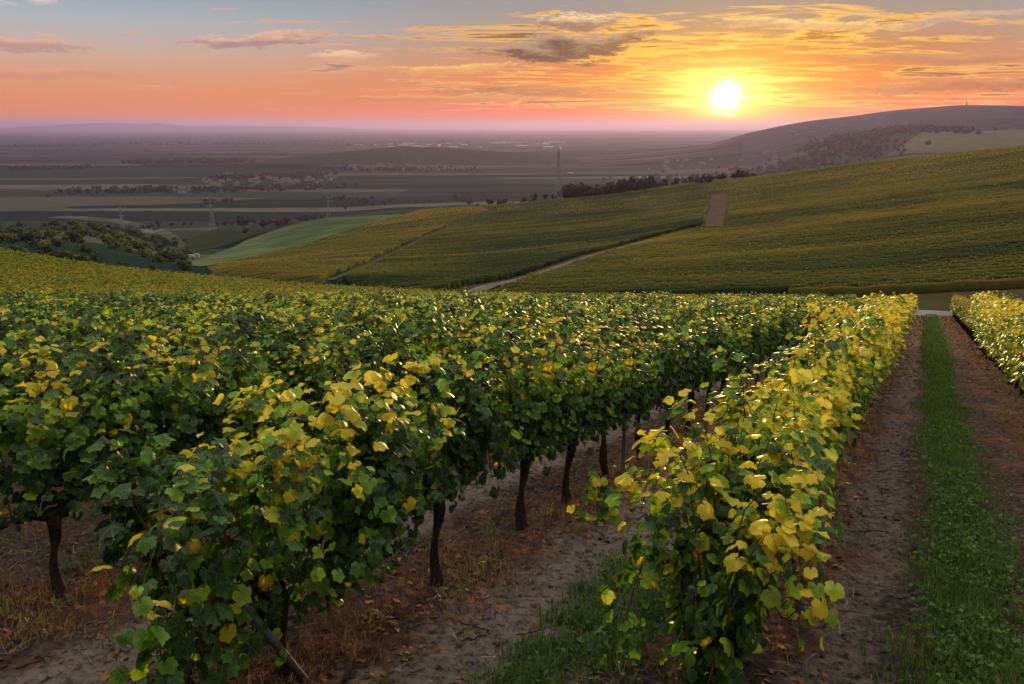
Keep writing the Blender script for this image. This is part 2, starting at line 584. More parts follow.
def leaf_material(name, stops, veins=True, transl=0.38, rnd=0.16, gloss=0.42):
    m, g, out = mat(name)
    at = g.node('ShaderNodeAttribute', attribute_name='tint')
    oi = g.node('ShaderNodeObjectInfo')
    t = g.m('ADD', at.outputs['Fac'], g.m('MULTIPLY', g.m('SUBTRACT', oi.outputs['Random'], 0.5), rnd))
    if veins:
        lp = g.node('ShaderNodeAttribute', attribute_name='leafpos')
        sp = g.node('ShaderNodeSeparateXYZ')
        g.l.new(lp.outputs['Vector'], sp.inputs[0])
        ax = g.m('ABSOLUTE', sp.outputs[0])
        yy = sp.outputs[1]
        rad = g.m('SQRT', g.m('ADD', g.m('POWER', ax, 2.0), g.m('POWER', yy, 2.0)))
        # yellowing creeps in from the leaf edge, in blotches
        nz = g.noise(lp.outputs['Vector'], 3.0, 3, 0.6)
        t = g.m('ADD', t, g.m('MULTIPLY', g.m('SUBTRACT', g.m('ADD', rad, nz), 0.95), 0.22))
    col = g.ramp(t, stops)
    if veins:
        vv = None
        for ang in (0.0, 55.0, 112.0):
            s_, c_ = math.sin(math.radians(ang)), math.cos(math.radians(ang))
            dd = g.m('ABSOLUTE', g.m('SUBTRACT', g.m('MULTIPLY', ax, c_), g.m('MULTIPLY', yy, s_)))
            al = g.m('ADD', g.m('MULTIPLY', ax, s_), g.m('MULTIPLY', yy, c_))
            one = g.m('MULTIPLY', g.smooth(dd, 0.035, 0.008), g.smooth(al, -0.02, 0.06))
            vv = one if vv is None else g.m('MAXIMUM', vv, one)
        col = g.mix(g.m('MULTIPLY', vv, 0.45), col, g.mix(0.5, col, (0.42, 0.46, 0.16)))
    if veins:
        sp_n = g.noise(lp.outputs['Vector'], 7.0, 3, 0.7)
        col = g.mix(g.m('MULTIPLY', g.smooth(g.m('ADD', sp_n, g.m('MULTIPLY', rad, 0.08)), 0.66, 0.74), 0.7), col, (0.16, 0.075, 0.02))
    if veins:
        edge = g.smooth(g.m('ADD', rad, g.m('MULTIPLY', nz, 0.7)), 1.08, 1.28)
        col = g.mix(g.m('MULTIPLY', edge, g.smooth(t, 0.35, 0.8)), col, (0.22, 0.09, 0.025))
    geo = g.node('ShaderNodeNewGeometry')
    back = g.mix(0.15, col, (0.16, 0.20, 0.09))
    colf = g.mix(geo.outputs['Backfacing'], col, back)
    p = principled(g, colf, gloss, 0.26)
    tr = g.node('ShaderNodeBsdfTranslucent')
    tcol = g.mix(0.5, col, g.mix(1.0, col, (1.0, 1.0, 0.35), 'MULTIPLY'))
    g.put(tr.inputs[0], g.mix(1.0, tcol, (1.7, 1.7, 1.7), 'MULTIPLY'))
    mx = g.node('ShaderNodeMixShader')
    mx.inputs[0].default_value = transl
    g.l.new(p.outputs[0], mx.inputs[1])
    g.l.new(tr.outputs[0], mx.inputs[2])
    g.l.new(mx.outputs[0], out.inputs[0])
    return m


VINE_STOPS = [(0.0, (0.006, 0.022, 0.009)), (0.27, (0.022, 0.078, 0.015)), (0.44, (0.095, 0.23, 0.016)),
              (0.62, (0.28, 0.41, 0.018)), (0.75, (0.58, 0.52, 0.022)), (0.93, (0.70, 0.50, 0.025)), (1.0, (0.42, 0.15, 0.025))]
M_LEAF = leaf_material('vine_leaf', VINE_STOPS)
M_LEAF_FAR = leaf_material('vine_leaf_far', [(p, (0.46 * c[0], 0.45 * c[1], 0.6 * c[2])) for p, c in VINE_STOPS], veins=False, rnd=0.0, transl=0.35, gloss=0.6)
HILL_STOPS = [(0.0, (0.007, 0.013, 0.004)), (0.30, (0.034, 0.060, 0.008)), (0.55, (0.115, 0.115, 0.015)),
              (0.85, (0.28, 0.19, 0.02)), (1.0, (0.28, 0.12, 0.02))]
M_HILL = leaf_material('hill_vine_leaf', HILL_STOPS, veins=False, rnd=0.0, transl=0.45, gloss=0.8)
M_TREE = leaf_material('tree_leaf', [(0.0, (0.008, 0.014, 0.007)), (0.5, (0.022, 0.036, 0.013)), (1.0, (0.06, 0.072, 0.022))],
                       veins=False, transl=0.2, rnd=0.25, gloss=0.7)
M_BUSH = leaf_material('bush_leaf', [(0.0, (0.010, 0.020, 0.009)), (0.45, (0.030, 0.055, 0.018)), (0.8, (0.12, 0.16, 0.035)), (1.0, (0.26, 0.20, 0.04))],
                       veins=False, transl=0.25, rnd=0.45, gloss=0.7)
M_GRASS = leaf_material('grass_blade', [(0.0, (0.012, 0.036, 0.007)), (0.5, (0.052, 0.120, 0.012)), (0.85, (0.14, 0.21, 0.028)), (1.0, (0.22, 0.19, 0.07))],
                        veins=False, transl=0.3, rnd=0.0, gloss=0.5)
M_DRY = leaf_material('dry_leaf', [(0.0, (0.045, 0.024, 0.014)), (0.4, (0.13, 0.05, 0.022)), (0.75, (0.26, 0.095, 0.030)), (1.0, (0.34, 0.22, 0.08))],
                      veins=False, transl=0.15, rnd=0.0, gloss=0.8)
M_STRAW = leaf_material('straw', [(0.0, (0.07, 0.045, 0.03)), (0.6, (0.19, 0.125, 0.075)), (1.0, (0.36, 0.27, 0.17))],
                        veins=False, transl=0.05, rnd=0.0, gloss=0.7)
M_BARK = simple('vine_bark', (0.018, 0.012, 0.009), (0.055, 0.038, 0.028), 30, 0.9, 0.15, 0.6, 60)
M_CANE = simple('cane_bark', (0.06, 0.05, 0.02), (0.13, 0.07, 0.03), 20, 0.7, 0.2)
M_TRUNK = simple('tree_bark', (0.03, 0.024, 0.018), (0.06, 0.05, 0.04), 3, 0.9, 0.1)
M_GREYPOST = simple('weathered_metal', (0.06, 0.065, 0.075), (0.15, 0.155, 0.165), 25, 0.6, 0.3, 0.3, 80)
M_STEEL = simple('galvanised_steel', (0.20, 0.205, 0.215), (0.30, 0.30, 0.31), 2, 0.6, 0.3)
M_WALL = simple('rendered_wall', (0.22, 0.21, 0.19), (0.38, 0.36, 0.33), 0.3, 0.85)
M_ROOF = simple('roof_tile', (0.075, 0.052, 0.046), (0.13, 0.085, 0.072), 0.6, 0.85)
M_SHED = simple('white_cladding', (0.30, 0.30, 0.30), (0.44, 0.44, 0.44), 0.2, 0.7)
M_STONE = simple('pale_stone', (0.28, 0.27, 0.25), (0.42, 0.40, 0.38), 1.5, 0.9)


def farmland():
    m, g, out = mat('farmland')
    geo = g.node('ShaderNodeNewGeometry')
    mp = g.node('ShaderNodeMapping')
    mp.inputs['Rotation'].default_value = (0, 0, math.radians(14))
    mp.inputs['Scale'].default_value = (1 / 800.0, 1 / 120.0, 0.0)
    g.l.new(geo.outputs['Position'], mp.inputs[0])
    nz = g.noise(geo.outputs['Position'], 0.004, 3, 0.5, out=1)
    wv = g.node('ShaderNodeVectorMath', operation='MULTIPLY_ADD')
    g.put(wv.inputs[0], nz)
    wv.inputs[1].default_value = (0.35, 0.35, 0.0)
    g.put(wv.inputs[2], mp.outputs[0])
    vo = g.node('ShaderNodeTexVoronoi', voronoi_dimensions='2D')
    vo.inputs['Scale'].default_value = 1.0
    g.put(vo.inputs['Vector'], wv.outputs[0])
    sc = g.node('ShaderNodeSeparateColor')
    g.l.new(vo.outputs['Color'], sc.inputs[0])
    col = g.ramp(sc.outputs[0], [(0.0, (0.006, 0.017, 0.013)), (0.18, (0.014, 0.034, 0.024)), (0.34, (0.030, 0.048, 0.032)),
                                 (0.48, (0.044, 0.042, 0.035)), (0.60, (0.075, 0.072, 0.055)), (0.72, (0.010, 0.022, 0.017)), (0.84, (0.022, 0.043, 0.028)), (0.94, (0.095, 0.095, 0.073))],
                 'CONSTANT')
    fine = g.noise(geo.outputs['Position'], 0.06, 5, 0.65)
    col = g.mix(0.5, col, g.mix(fine, (0.35, 0.35, 0.35), (1.5, 1.5, 1.5)), 'MULTIPLY')
    mid = g.noise(geo.outputs['Position'], 0.012, 4, 0.6)
    col = g.mix(g.m('MULTIPLY', g.smooth(mid, 0.5, 0.75), 0.6), col, (0.022, 0.03, 0.014))
    g.l.new(principled(g, col, 1.0, 0.0).outputs[0], out.inputs[0])
    return m


def soil():
    m, g, out = mat('vineyard_soil')
    geo = g.node('ShaderNodeNewGeometry')
    P = geo.outputs['Position']
    mp = g.node('ShaderNodeMapping')
    mp.inputs['Rotation'].default_value = (0, 0, ROW_AZ)
    g.l.new(P, mp.inputs[0])
    big = g.noise(P, 1.1, 4, 0.6)
    fine = g.noise(P, 14.0, 8, 0.7)
    grit = g.noise(P, 60.0, 4, 0.7)
    col = g.ramp(fine, [(0.32, (0.016, 0.012, 0.011)), (0.5, (0.075, 0.056, 0.050)), (0.70, (0.21, 0.165, 0.145))])
    col = g.mix(g.smooth(big, 0.45, 0.7), col, g.mix(0.55, col, (0.20, 0.085, 0.05)))
    col = g.mix(g.m('MULTIPLY', g.smooth(g.noise(P, 2.6, 5, 0.65), 0.56, 0.72), 0.6), col, (0.03, 0.036, 0.016))
    col = g.mix(g.m('MULTIPLY', g.smooth(grit, 0.6, 0.75), 0.35), col, (0.24, 0.19, 0.16))
    # a paler trodden line where the wheels run, rusty strips under the vines
    sp = g.node('ShaderNodeSeparateXYZ')
    g.l.new(P, sp.inputs[0])
    vv = g.m('ADD', g.m('MULTIPLY', sp.outputs[0], float(RV[0])), g.m('MULTIPLY', sp.outputs[1], float(RV[1])))
    vv = g.m('ADD', vv, g.m('MULTIPLY', g.m('SUBTRACT', big, 0.5), 0.9))
    def stripe(c, w):
        return g.smooth(g.m('ABSOLUTE', g.m('SUBTRACT', vv, c)), w, w * 0.35)
    pale = g.m('MAXIMUM', g.m('MAXIMUM', stripe(2.2, 0.85), g.m('MULTIPLY', stripe(0.2, 0.35), 0.5)), stripe(4.5, 0.5))
    pale = g.m('MULTIPLY', pale, g.smooth(fine, 0.3, 0.6))
    col = g.mix(g.m('MULTIPLY', pale, 0.8), col, (0.33, 0.27, 0.24))
    rust = g.m('MAXIMUM', g.m('MAXIMUM', stripe(3.2, 0.45), stripe(0.75, 0.5)), g.m('MAXIMUM', stripe(5.6, 0.5), stripe(-1.9, 0.6)))
    rust = g.m('MULTIPLY', rust, g.smooth(g.noise(P, 3.5, 5, 0.7), 0.45, 0.62))
    col = g.mix(g.m('MULTIPLY', rust, 0.7), col, (0.17, 0.062, 0.030))
    b = g.node('ShaderNodeBump')
    b.inputs['Strength'].default_value = 1.0
    b.inputs['Distance'].default_value = 0.09
    g.l.new(g.m('ADD', fine, g.m('MULTIPLY', grit, 0.3)), b.inputs['Height'])
    g.l.new(principled(g, col, 1.0, 0.02, b.outputs[0]).outputs[0], out.inputs[0])
    return m


def ground_mat(name, c1, c2, s, c3=None):
    m, g, out = mat(name)
    geo = g.node('ShaderNodeNewGeometry')
    n = g.noise(geo.outputs['Position'], s, 6, 0.65)
    col = g.mix(g.smooth(n, 0.3, 0.7), c1, c2)
    if c3:
        n2 = g.noise(geo.outputs['Position'], s * 0.18, 4, 0.6)
        col = g.mix(g.m('MULTIPLY', g.smooth(n2, 0.45, 0.7), 0.8), col, c3)
    g.l.new(principled(g, col, 1.0, 0.0).outputs[0], out.inputs[0])
    return m


M_FARM, M_SOIL = farmland(), soil()
M_MEADOW = ground_mat('meadow_grass', (0.055, 0.085, 0.036), (0.115, 0.14, 0.066), 0.06, (0.034, 0.06, 0.028))
M_ROAD = ground_mat('pale_gravel', (0.15, 0.145, 0.145), (0.25, 0.245, 0.245), 0.6)
M_LANE = ground_mat('worn_gravel', (0.075, 0.072, 0.06), (0.17, 0.165, 0.155), 0.25)
M_TRACK = ground_mat('dirt_track', (0.045, 0.04, 0.028), (0.10, 0.085, 0.06), 0.3)
M_EARTH = ground_mat('bare_earth', (0.065, 0.042, 0.028), (0.12, 0.078, 0.052), 0.2)
M_DARKFIELD = ground_mat('dark_field', (0.018, 0.028, 0.014), (0.032, 0.044, 0.020), 0.05, (0.016, 0.022, 0.012))
M_HILLGRASS = ground_mat('pale_field', (0.085, 0.09, 0.05), (0.12, 0.11, 0.062), 0.02, (0.06, 0.075, 0.04))
M_WOODS = ground_mat('mountain_forest', (0.03, 0.035, 0.03), (0.05, 0.055, 0.045), 0.002)
M_STONEBED = ground_mat('stony_grass', (0.035, 0.055, 0.028), (0.07, 0.08, 0.055), 0.05, (0.20, 0.19, 0.18))
M_RIDGE = ground_mat('ridge_cover', (0.030, 0.030, 0.034), (0.060, 0.056, 0.058), 0.012, (0.042, 0.042, 0.046))
M_SLOPE = ground_mat('slope_soil', (0.04, 0.038, 0.018), (0.075, 0.06, 0.028), 0.08)


# ------------------------------------------------------------------ the ground sheet
def build_ground():
    az = np.concatenate([np.radians(np.arange(-180, -50, 3.0)), np.radians(np.arange(-50, 50, 0.3)), np.radians(np.arange(50, 180, 3.0))])
    r = np.concatenate([[0.6], np.exp(np.linspace(math.log(1.2), math.log(60), 70)), np.exp(np.linspace(math.log(60), math.log(42000), 260))[1:]])
    A, R = np.meshgrid(az, r, indexing='ij')
    X, Y = R * np.sin(A), R * np.cos(A)
    Z = terr(X, Y)
    na, nr = A.shape
    V = np.stack([X, Y, Z], -1).reshape(-1, 3)
    V = np.concatenate([V, [[0, 0, 0]]])
    i, j = np.meshgrid(np.arange(na), np.arange(nr - 1), indexing='ij')
    i2 = (i + 1) % na
    Q = np.stack([i * nr + j, i * nr + j + 1, i2 * nr + j + 1, i2 * nr + j], -1).reshape(-1, 4)
    mu, mv = uv_of(X, Y)
    um, rm = mu[:, :-1].reshape(-1), R[:, :-1].reshape(-1)
    xm = X[:, :-1].reshape(-1)
    mi = np.where((um < U_END + 2) & (rm < 330), 0, np.where((rm < 640) & (A[:, :-1].reshape(-1) > az_of(345)), 2, 1))
    mi = np.where((rm > 2900) & (rm < 6500) & (A[:, :-1].reshape(-1) > az_of(735)), 3, mi)
    cen = len(V) - 1
    T = np.array([[k * nr, ((k + 1) % na) * nr, cen] for k in range(na)])
    loops = np.concatenate([Q.ravel(), T.ravel()])
    sizes = np.concatenate([np.full(len(Q), 4), np.full(len(T), 3)])
    mi = np.concatenate([mi, np.zeros(len(T), int)])
    me = mesh_from('ground', V, loops, sizes, [M_SOIL, M_FARM, M_SLOPE, M_RIDGE], mi, True)
    # faces must look up
    o = link('ground', me)
    if me.polygons[0].normal.z < 0:
        me.flip_normals()
    tag(o, kind='structure')


build_ground()


def strip(name, A_px, B_px, m, lift, n=60, k=6, kind='structure'):
    """a sheet draped on the ground between two edges given as lists of world points"""
    def resample(P):
        P = np.array(P, float)
        d = np.concatenate([[0], np.cumsum(np.hypot(*np.diff(P, axis=0).T))])
        q = np.linspace(0, d[-1], n)
        return np.stack([np.interp(q, d, P[:, 0]), np.interp(q, d, P[:, 1])], -1)
    A, B = resample(A_px), resample(B_px)
    t = np.linspace(0, 1, k)[None, :, None]
    G = A[:, None] * (1 - t) + B[:, None] * t
    Z = terr(G[..., 0], G[..., 1]) + lift
    V = np.concatenate([G, Z[..., None]], -1).reshape(-1, 3)
    i, j = np.meshgrid(np.arange(n - 1), np.arange(k - 1), indexing='ij')
    Q = np.stack([i * k + j, (i + 1) * k + j, (i + 1) * k + j + 1, i * k + j + 1], -1).reshape(-1, 4)
    me = mesh_from(name, V, Q.ravel(), np.full(len(Q), 4), [m], None, True)
    if len(me.polygons) and np.mean([p.normal.z for p in list(me.polygons)[:20]]) < 0:
        me.flip_normals()
    return tag(link(name, me), kind=kind)


def ribbon(name, pts, width, m, lift=0.12, n=80):
    P = np.array(pts, float)
    T = np.gradient(P, axis=0)
    T /= np.linalg.norm(T, axis=1)[:, None]
    N = np.stack([-T[:, 1], T[:, 0]], -1) * width / 2
    return strip(name, P + N, P - N, m, lift, n, 5)


H = lambda L: [hit(*q) for q in L]
# valley road at the end of the rows, then the lane climbing the far slope
def road_pts():
    return [xy_of(88.0, v) for v in np.linspace(-60, 26, 30)]
ribbon('road', road_pts(), 11.0, M_ROAD, 0.25)
ROAD2 = H([(452, 299), (480, 291), (520, 280), (560, 267), (600, 254), (640, 243), (680, 233), (700, 228)])
ribbon('farm_track', ROAD2, 3.0, M_LANE, 0.25)
TRACK = H([(330, 281), (350, 273), (385, 257), (420, 240), (455, 225), (492, 212)])
ribbon('footpath', TRACK, 1.8, M_TRACK, 0.25)
strip('bare_earth', H([(704, 228), (708, 212), (711, 195)]), H([(722, 228), (726, 212), (728, 195)]), M_EARTH, 0.3, 30, 5)
strip('meadow', H([(182, 264), (215, 254), (245, 241), (290, 226), (330, 218), (400, 214.5)]),
      H([(200, 267.5), (232, 262), (275, 252), (320, 240), (355, 229), (402, 216)]), M_MEADOW, 0.35, 60, 10)
strip('dark_field', H([(185, 241), (215, 229), (260, 221), (325, 216)]), H([(185, 252), (232, 243), (285, 226), (328, 217.2)]), M_DARKFIELD, 0.3, 40, 8)
strip('hill_field', [at_r(880, 2350), at_r(960, 2300), at_r(1060, 2280)], [at_r(915, 2860), at_r(965, 2850), at_r(1060, 2860)], M_HILLGRASS, 1.5, 40, 12)
strip('stream_bed', H([(48, 218), (70, 219), (110, 222), (140, 228), (165, 238), (185, 252)]),
      H([(60, 216.2), (85, 216.8), (118, 219), (150, 226), (178, 236), (196, 252)]), M_STONEBED, 0.3, 60, 4)


def build_mountains():
    """a faint range beyond the plain"""
    az = np.radians(np.linspace(-50, 2, 160))
    prof = 70 + 170 * np.exp(-((az - az_of(95)) / 0.09) ** 2) + 120 * np.exp(-((az - az_of(240)) / 0.12) ** 2)
    prof = prof + 70 * fbm(az * 30, az * 0 + 2, 4, 9)
    prof = prof * np.clip((az_of(430) - az) / 0.12, 0, 1)
    rows = [(33000, 0.0), (34500, 0.55), (36000, 1.0), (38000, 0.6), (40500, 0.0)]
    V, na = [], len(az)
    for r, k in rows:
        V.append(np.stack([r * np.sin(az), r * np.cos(az), -142 + prof * k * (1 + 0.1 * fbm(az * 60, az * 0 + r / 1000, 3, 4))], -1))
    V = np.concatenate(V)
    i, j = np.meshgrid(np.arange(len(rows) - 1), np.arange(na - 1), indexing='ij')
    Q = np.stack([i * na + j, i * na + j + 1, (i + 1) * na + j + 1, (i + 1) * na + j], -1).reshape(-1, 4)
    tag(link('mountains', mesh_from('mountains', V, Q.ravel(), np.full(len(Q), 4), [M_WOODS], None, True)), kind='structure')


build_mountains()


def build_low_hill():
    """the dark rise in the middle of the plain"""
    cxx, cyy = at_r(428, 3750)
    n = 40
    gx, gy = np.meshgrid(np.linspace(-1, 1, n), np.linspace(-1, 1, n // 2))
    rr = np.hypot(gx, gy)
    h = 60 * np.clip(1 - rr ** 1.3, 0, 1) * (1 + 0.12 * vnoise(gx * 4, gy * 3, 5))
    X, Y = cxx + gx * 720, cyy + gy * 560
    V = np.stack([X, Y, terr(X, Y) + h - 0.8], -1).reshape(-1, 3)
    w = n
    i, j = np.meshgrid(np.arange(n // 2 - 1), np.arange(n - 1), indexing='ij')
    Q = np.stack([i * w + j, i * w + j + 1, (i + 1) * w + j + 1, (i + 1) * w + j], -1).reshape(-1, 4)
    tag(link('low_hill', mesh_from('low_hill', V, Q.ravel(), np.full(len(Q), 4), [M_DARKFIELD], None, True)), kind='structure')


build_low_hill()

# ------------------------------------------------------------------ haze: one box of even air
def build_haze():
    mb = MB()
    mb.box((0, 0, (-146 + 152) / 2), (88000, 88000, 152 + 146))
    m, g, out = mat('haze_air')
    v = g.node('ShaderNodeVolumePrincipled')
    v.inputs['Color'].default_value = (0.48, 0.42, 0.82, 1)
    v.inputs['Density'].default_value = 0.000058
    v.inputs['Anisotropy'].default_value = 0.45
    g.l.new(v.outputs[0], out.inputs['Volume'])
    tag(link('haze', mb.mesh('haze', [m])), kind='stuff')


build_haze()

# ------------------------------------------------------------------ leaves
def leaf_shape(pts, rings):
    """a lobed grape leaf: petiole at the origin, tip along +y"""
    full = [(-a, r) for a, r in reversed(pts)] + [(a, r) for a, r in pts[1:]] if pts[0][0] == 0 else pts
    V, n = [(0, 0)], len(full)
    for k in rings:
        for a, r in full:
            t = math.radians(a)
            rr = r * k if k == 1.0 else (0.55 * r + 0.45 * 0.6) * k
            V.append((rr * math.sin(t), rr * math.cos(t)))
    F = [(0, 1 + i, 2 + i) for i in range(n - 1)]
    for q in range(len(rings) - 1):
        a, b = 1 + q * n, 1 + (q + 1) * n
        for i in range(n - 1):
            F += [(a + i, b + i, b + i + 1), (a + i, b + i + 1, a + i + 1)]
    return np.array(V), np.array(F)


HI = leaf_shape([(0, 1.0), (8, .84), (15, .83), (27, .69), (35, .78), (45, .77), (55, .88), (65, .75), (78, .74), (90, .62),
                 (101, .69), (115, .72), (132, .64), (150, .60), (165, .42), (176, .12)], (0.55, 1.0))
MID = leaf_shape([(0, 1.0), (27, .70), (55, .88), (88, .63), (116, .72), (150, .58), (176, .1)], (1.0,))


def rand_unit(n):
    v = RNG.normal(size=(n, 3))
    return v / np.linalg.norm(v, axis=1)[:, None]


def norm(v):
    return v / (np.linalg.norm(v, axis=1)[:, None] + 1e-9)


def frames(nrm, tip):
    n = norm(nrm)
    t = norm(tip - n * np.sum(tip * n, 1)[:, None])
    s = np.cross(t, n)
    return np.stack([s, t, n], -1)


def leaves_geom(shape, pos, nrm, tip, size, tint):
    V2, F = shape
    N, nv = len(pos), len(V2)
    R = frames(nrm, tip)
    fold = RNG.uniform(-0.2, 0.6, (N, 1))
    droop = RNG.uniform(-0.1, 0.6, (N, 1))
    wave = RNG.uniform(0.02, 0.2, (N, 1))
    ph = RNG.uniform(0, 6.28, (N, 1))
    x, y = V2[None, :, 0], V2[None, :, 1]
    th = np.arctan2(x, y)
    rr = np.hypot(x, y)
    z = -fold * np.abs(x) - droop * rr ** 2 + wave * np.sin(3 * th + ph) * rr
    L = np.stack([np.broadcast_to(x, z.shape), np.broadcast_to(y, z.shape), z], -1) * size[:, None, None]
    P = pos[:, None] + np.einsum('nij,nkj->nki', R, L)
    faces = (np.arange(N)[:, None, None] * nv + F[None]).reshape(-1, 3)
    tn = np.repeat(tint, nv)
    lp = np.tile(np.concatenate([V2, np.zeros((nv, 1))], 1), (N, 1))
    lp[:, 2] = np.repeat(RNG.uniform(0, 50, N), nv)
    return P.reshape(-1, 3), faces, tn, lp


def leaf_mesh(name, shape, L, m):
    V, F, tn, lp = leaves_geom(shape, *L)
    return mesh_from(name, V, F.ravel(), np.full(len(F), 3), [m], None, True, {'tint': ('FLOAT', tn), 'leafpos': ('FLOAT_VECTOR', lp)})


CARD = np.array([(-0.5, 0.0), (0.0, -0.15), (0.5, 0.1), (0.08, 0.95)])


def card_geom(pos, nrm, tip, size):
    """one bent four-cornered leaf each"""
    N = len(pos)
    R = frames(nrm, tip)
    L = np.zeros((N, 4, 3))
    L[..., :2] = CARD[None] * (1 + RNG.uniform(-0.25, 0.25, (N, 4, 1)))
    L[:, 0, 2] = L[:, 2, 2] = -0.15
    P = pos[:, None] + np.einsum('nij,nkj->nki', R, L * size[:, None, None])
    return P.reshape(-1, 3)


def card_mesh(name, pos, nrm, tip, size, tint, m):
    V = card_geom(pos, nrm, tip, size)
    N = len(pos)
    return mesh_from(name, V, np.arange(4 * N), np.full(N, 4), [m], None, True, {'tint': ('FLOAT', np.repeat(tint, 4))})


def make_canopy(canes, per_node, z_top=1.86, half=0.72, thick=0.26, z_low=0.74, trail=0.5, yellow=0.0, size=1.0, arch=0.028):
    """shoots of one vine and the leaves on them, in vine space: x along the row"""
    paths, pos, out, hgt, tipf = [], [], [], [], []
    for c in range(canes):
        x0 = RNG.uniform(-half, half)
        side = RNG.choice([-1, 1])
        zt = RNG.uniform(z_top - 0.38, z_top + 0.05)
        if RNG.random() < 0.3:
            zt = z_top + RNG.uniform(0.05, 0.30)
        n_up = 14
        sway = RNG.normal(0, 0.10, 2)
        P = []
        for i in range(n_up):
            t = i / (n_up - 1)
            P.append((x0 + sway[0] * t + 0.03 * math.sin(5 * t + c), side * thick * (0.15 + 0.75 * t ** 1.3) * RNG.uniform(0.85, 1.15) + 0.4 * sway[1] * t,
                      z_low + (zt - z_low) * t))
        if RNG.random() < trail:
            k = int(RNG.uniform(5, 13))
            x, y, z = P[-1]
            dz, dy, dx = 0.06, side * arch, RNG.normal(0, 0.03)
            for i in range(k):
                x, y, z = x + dx, y + dy, z + dz
                dz -= 0.025
                dz = max(dz, -0.085)
                dy *= 0.9
                P.append((x, y, z))
        P = np.array(P)
        paths.append(P)
        m = len(P)
        for i in range(m):
            kk = per_node if i > 2 else max(1, per_node - 1)
            for q in range(kk):
                sd = side if RNG.random() < 0.72 else -side
                o = np.array([RNG.normal(0, 0.45), sd * RNG.uniform(0.5, 1.0), RNG.normal(0.15, 0.35)])
                o /= np.linalg.norm(o)
                pos.append(P[i] + o * RNG.uniform(0.04, 0.17) + RNG.normal(0, 0.03, 3))
                out.append((o[0] * 0.5, sd, 0))
                tipf.append(i / (m - 1))
    # a few low hanging leaves on the head of the vine
    for q in range(int(5 * per_node)):
        sd = RNG.choice([-1, 1])
        pos.append(np.array([RNG.uniform(-half, half), sd * RNG.uniform(0.05, thick), RNG.uniform(z_low - 0.12, z_low + 0.18)]))
        out.append((0, sd, 0))
        tipf.append(0.2)
    pos, out, tipf = np.array(pos), np.array(out, float), np.array(tipf)
    N = len(pos)
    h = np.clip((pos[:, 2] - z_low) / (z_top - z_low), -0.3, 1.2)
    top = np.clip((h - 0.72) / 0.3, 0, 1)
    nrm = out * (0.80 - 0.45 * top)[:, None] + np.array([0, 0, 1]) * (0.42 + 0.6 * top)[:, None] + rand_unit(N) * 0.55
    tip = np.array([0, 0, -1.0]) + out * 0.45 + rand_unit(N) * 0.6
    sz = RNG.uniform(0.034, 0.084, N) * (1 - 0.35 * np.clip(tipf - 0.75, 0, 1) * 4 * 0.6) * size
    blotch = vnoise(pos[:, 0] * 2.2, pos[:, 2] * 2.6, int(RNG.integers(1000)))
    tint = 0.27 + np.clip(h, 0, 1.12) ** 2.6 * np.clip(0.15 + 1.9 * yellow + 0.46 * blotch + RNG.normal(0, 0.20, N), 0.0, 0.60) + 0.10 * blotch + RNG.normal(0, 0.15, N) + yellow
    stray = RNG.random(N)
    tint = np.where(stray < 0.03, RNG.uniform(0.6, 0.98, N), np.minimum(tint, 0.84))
    return paths, (pos, nrm, tip, sz, np.clip(tint, 0.0, 0.99))


def trunk_mesh(i):
    random.seed(100 + i)
    mb = MB()
    pts, rad = [], []
    ph = random.uniform(0, 6)
    for k in range(9):
        t = k / 8
        pts.append((0.06 * math.sin(3.4 * t + ph) * t + 0.02 * math.sin(9 * t), 0.05 * math.cos(2.9 * t + ph) * t, -0.12 + 0.94 * t))
        rad.append(0.05 - 0.016 * t + (0.02 if k == 1 else 0) + 0.012 * math.sin(9 * t + ph) + (0.014 if k == 8 else 0))
    mb.tube(pts, rad, 9, 0, True, 0.22)
    hx, hy, hz = pts[-1]
    for s in (-1, 1):
        arm = [(hx, hy, hz - 0.05), (hx + s * 0.14, hy, hz + 0.03), (hx + s * 0.34, hy + 0.02, hz + 0.03), (hx + s * 0.56, hy, hz - 0.01)]
        mb.tube(arm, [0.032, 0.026, 0.019, 0.012], 7, 0, True, 0.15)
    return mb.mesh('trunk', [M_BARK], True)


def canes_mesh(paths):
    mb = MB()
    for P in paths:
        Q = P[::2] if len(P) % 2 else np.concatenate([P[::2], P[-1:]])
        mb.tube(Q, np.linspace(0.0055, 0.0025, len(Q)), 4, 0, False)
    return mb.mesh('canes', [M_CANE], True)


TRUNKS = [trunk_mesh(i) for i in range(5)]


class VineKind:
    def __init__(self, shape, **kw):
        paths, L = make_canopy(**kw)
        self.leaf = leaf_mesh('foliage', shape, L, M_LEAF)
        self.cane = canes_mesh(paths)


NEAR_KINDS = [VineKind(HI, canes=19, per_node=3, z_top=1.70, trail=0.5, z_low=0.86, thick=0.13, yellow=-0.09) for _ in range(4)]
MID_KINDS = [VineKind(MID, canes=17, per_node=3, z_top=1.70, trail=0.42, size=1.12, z_low=0.86, thick=0.15, yellow=-0.05) for _ in range(6)]
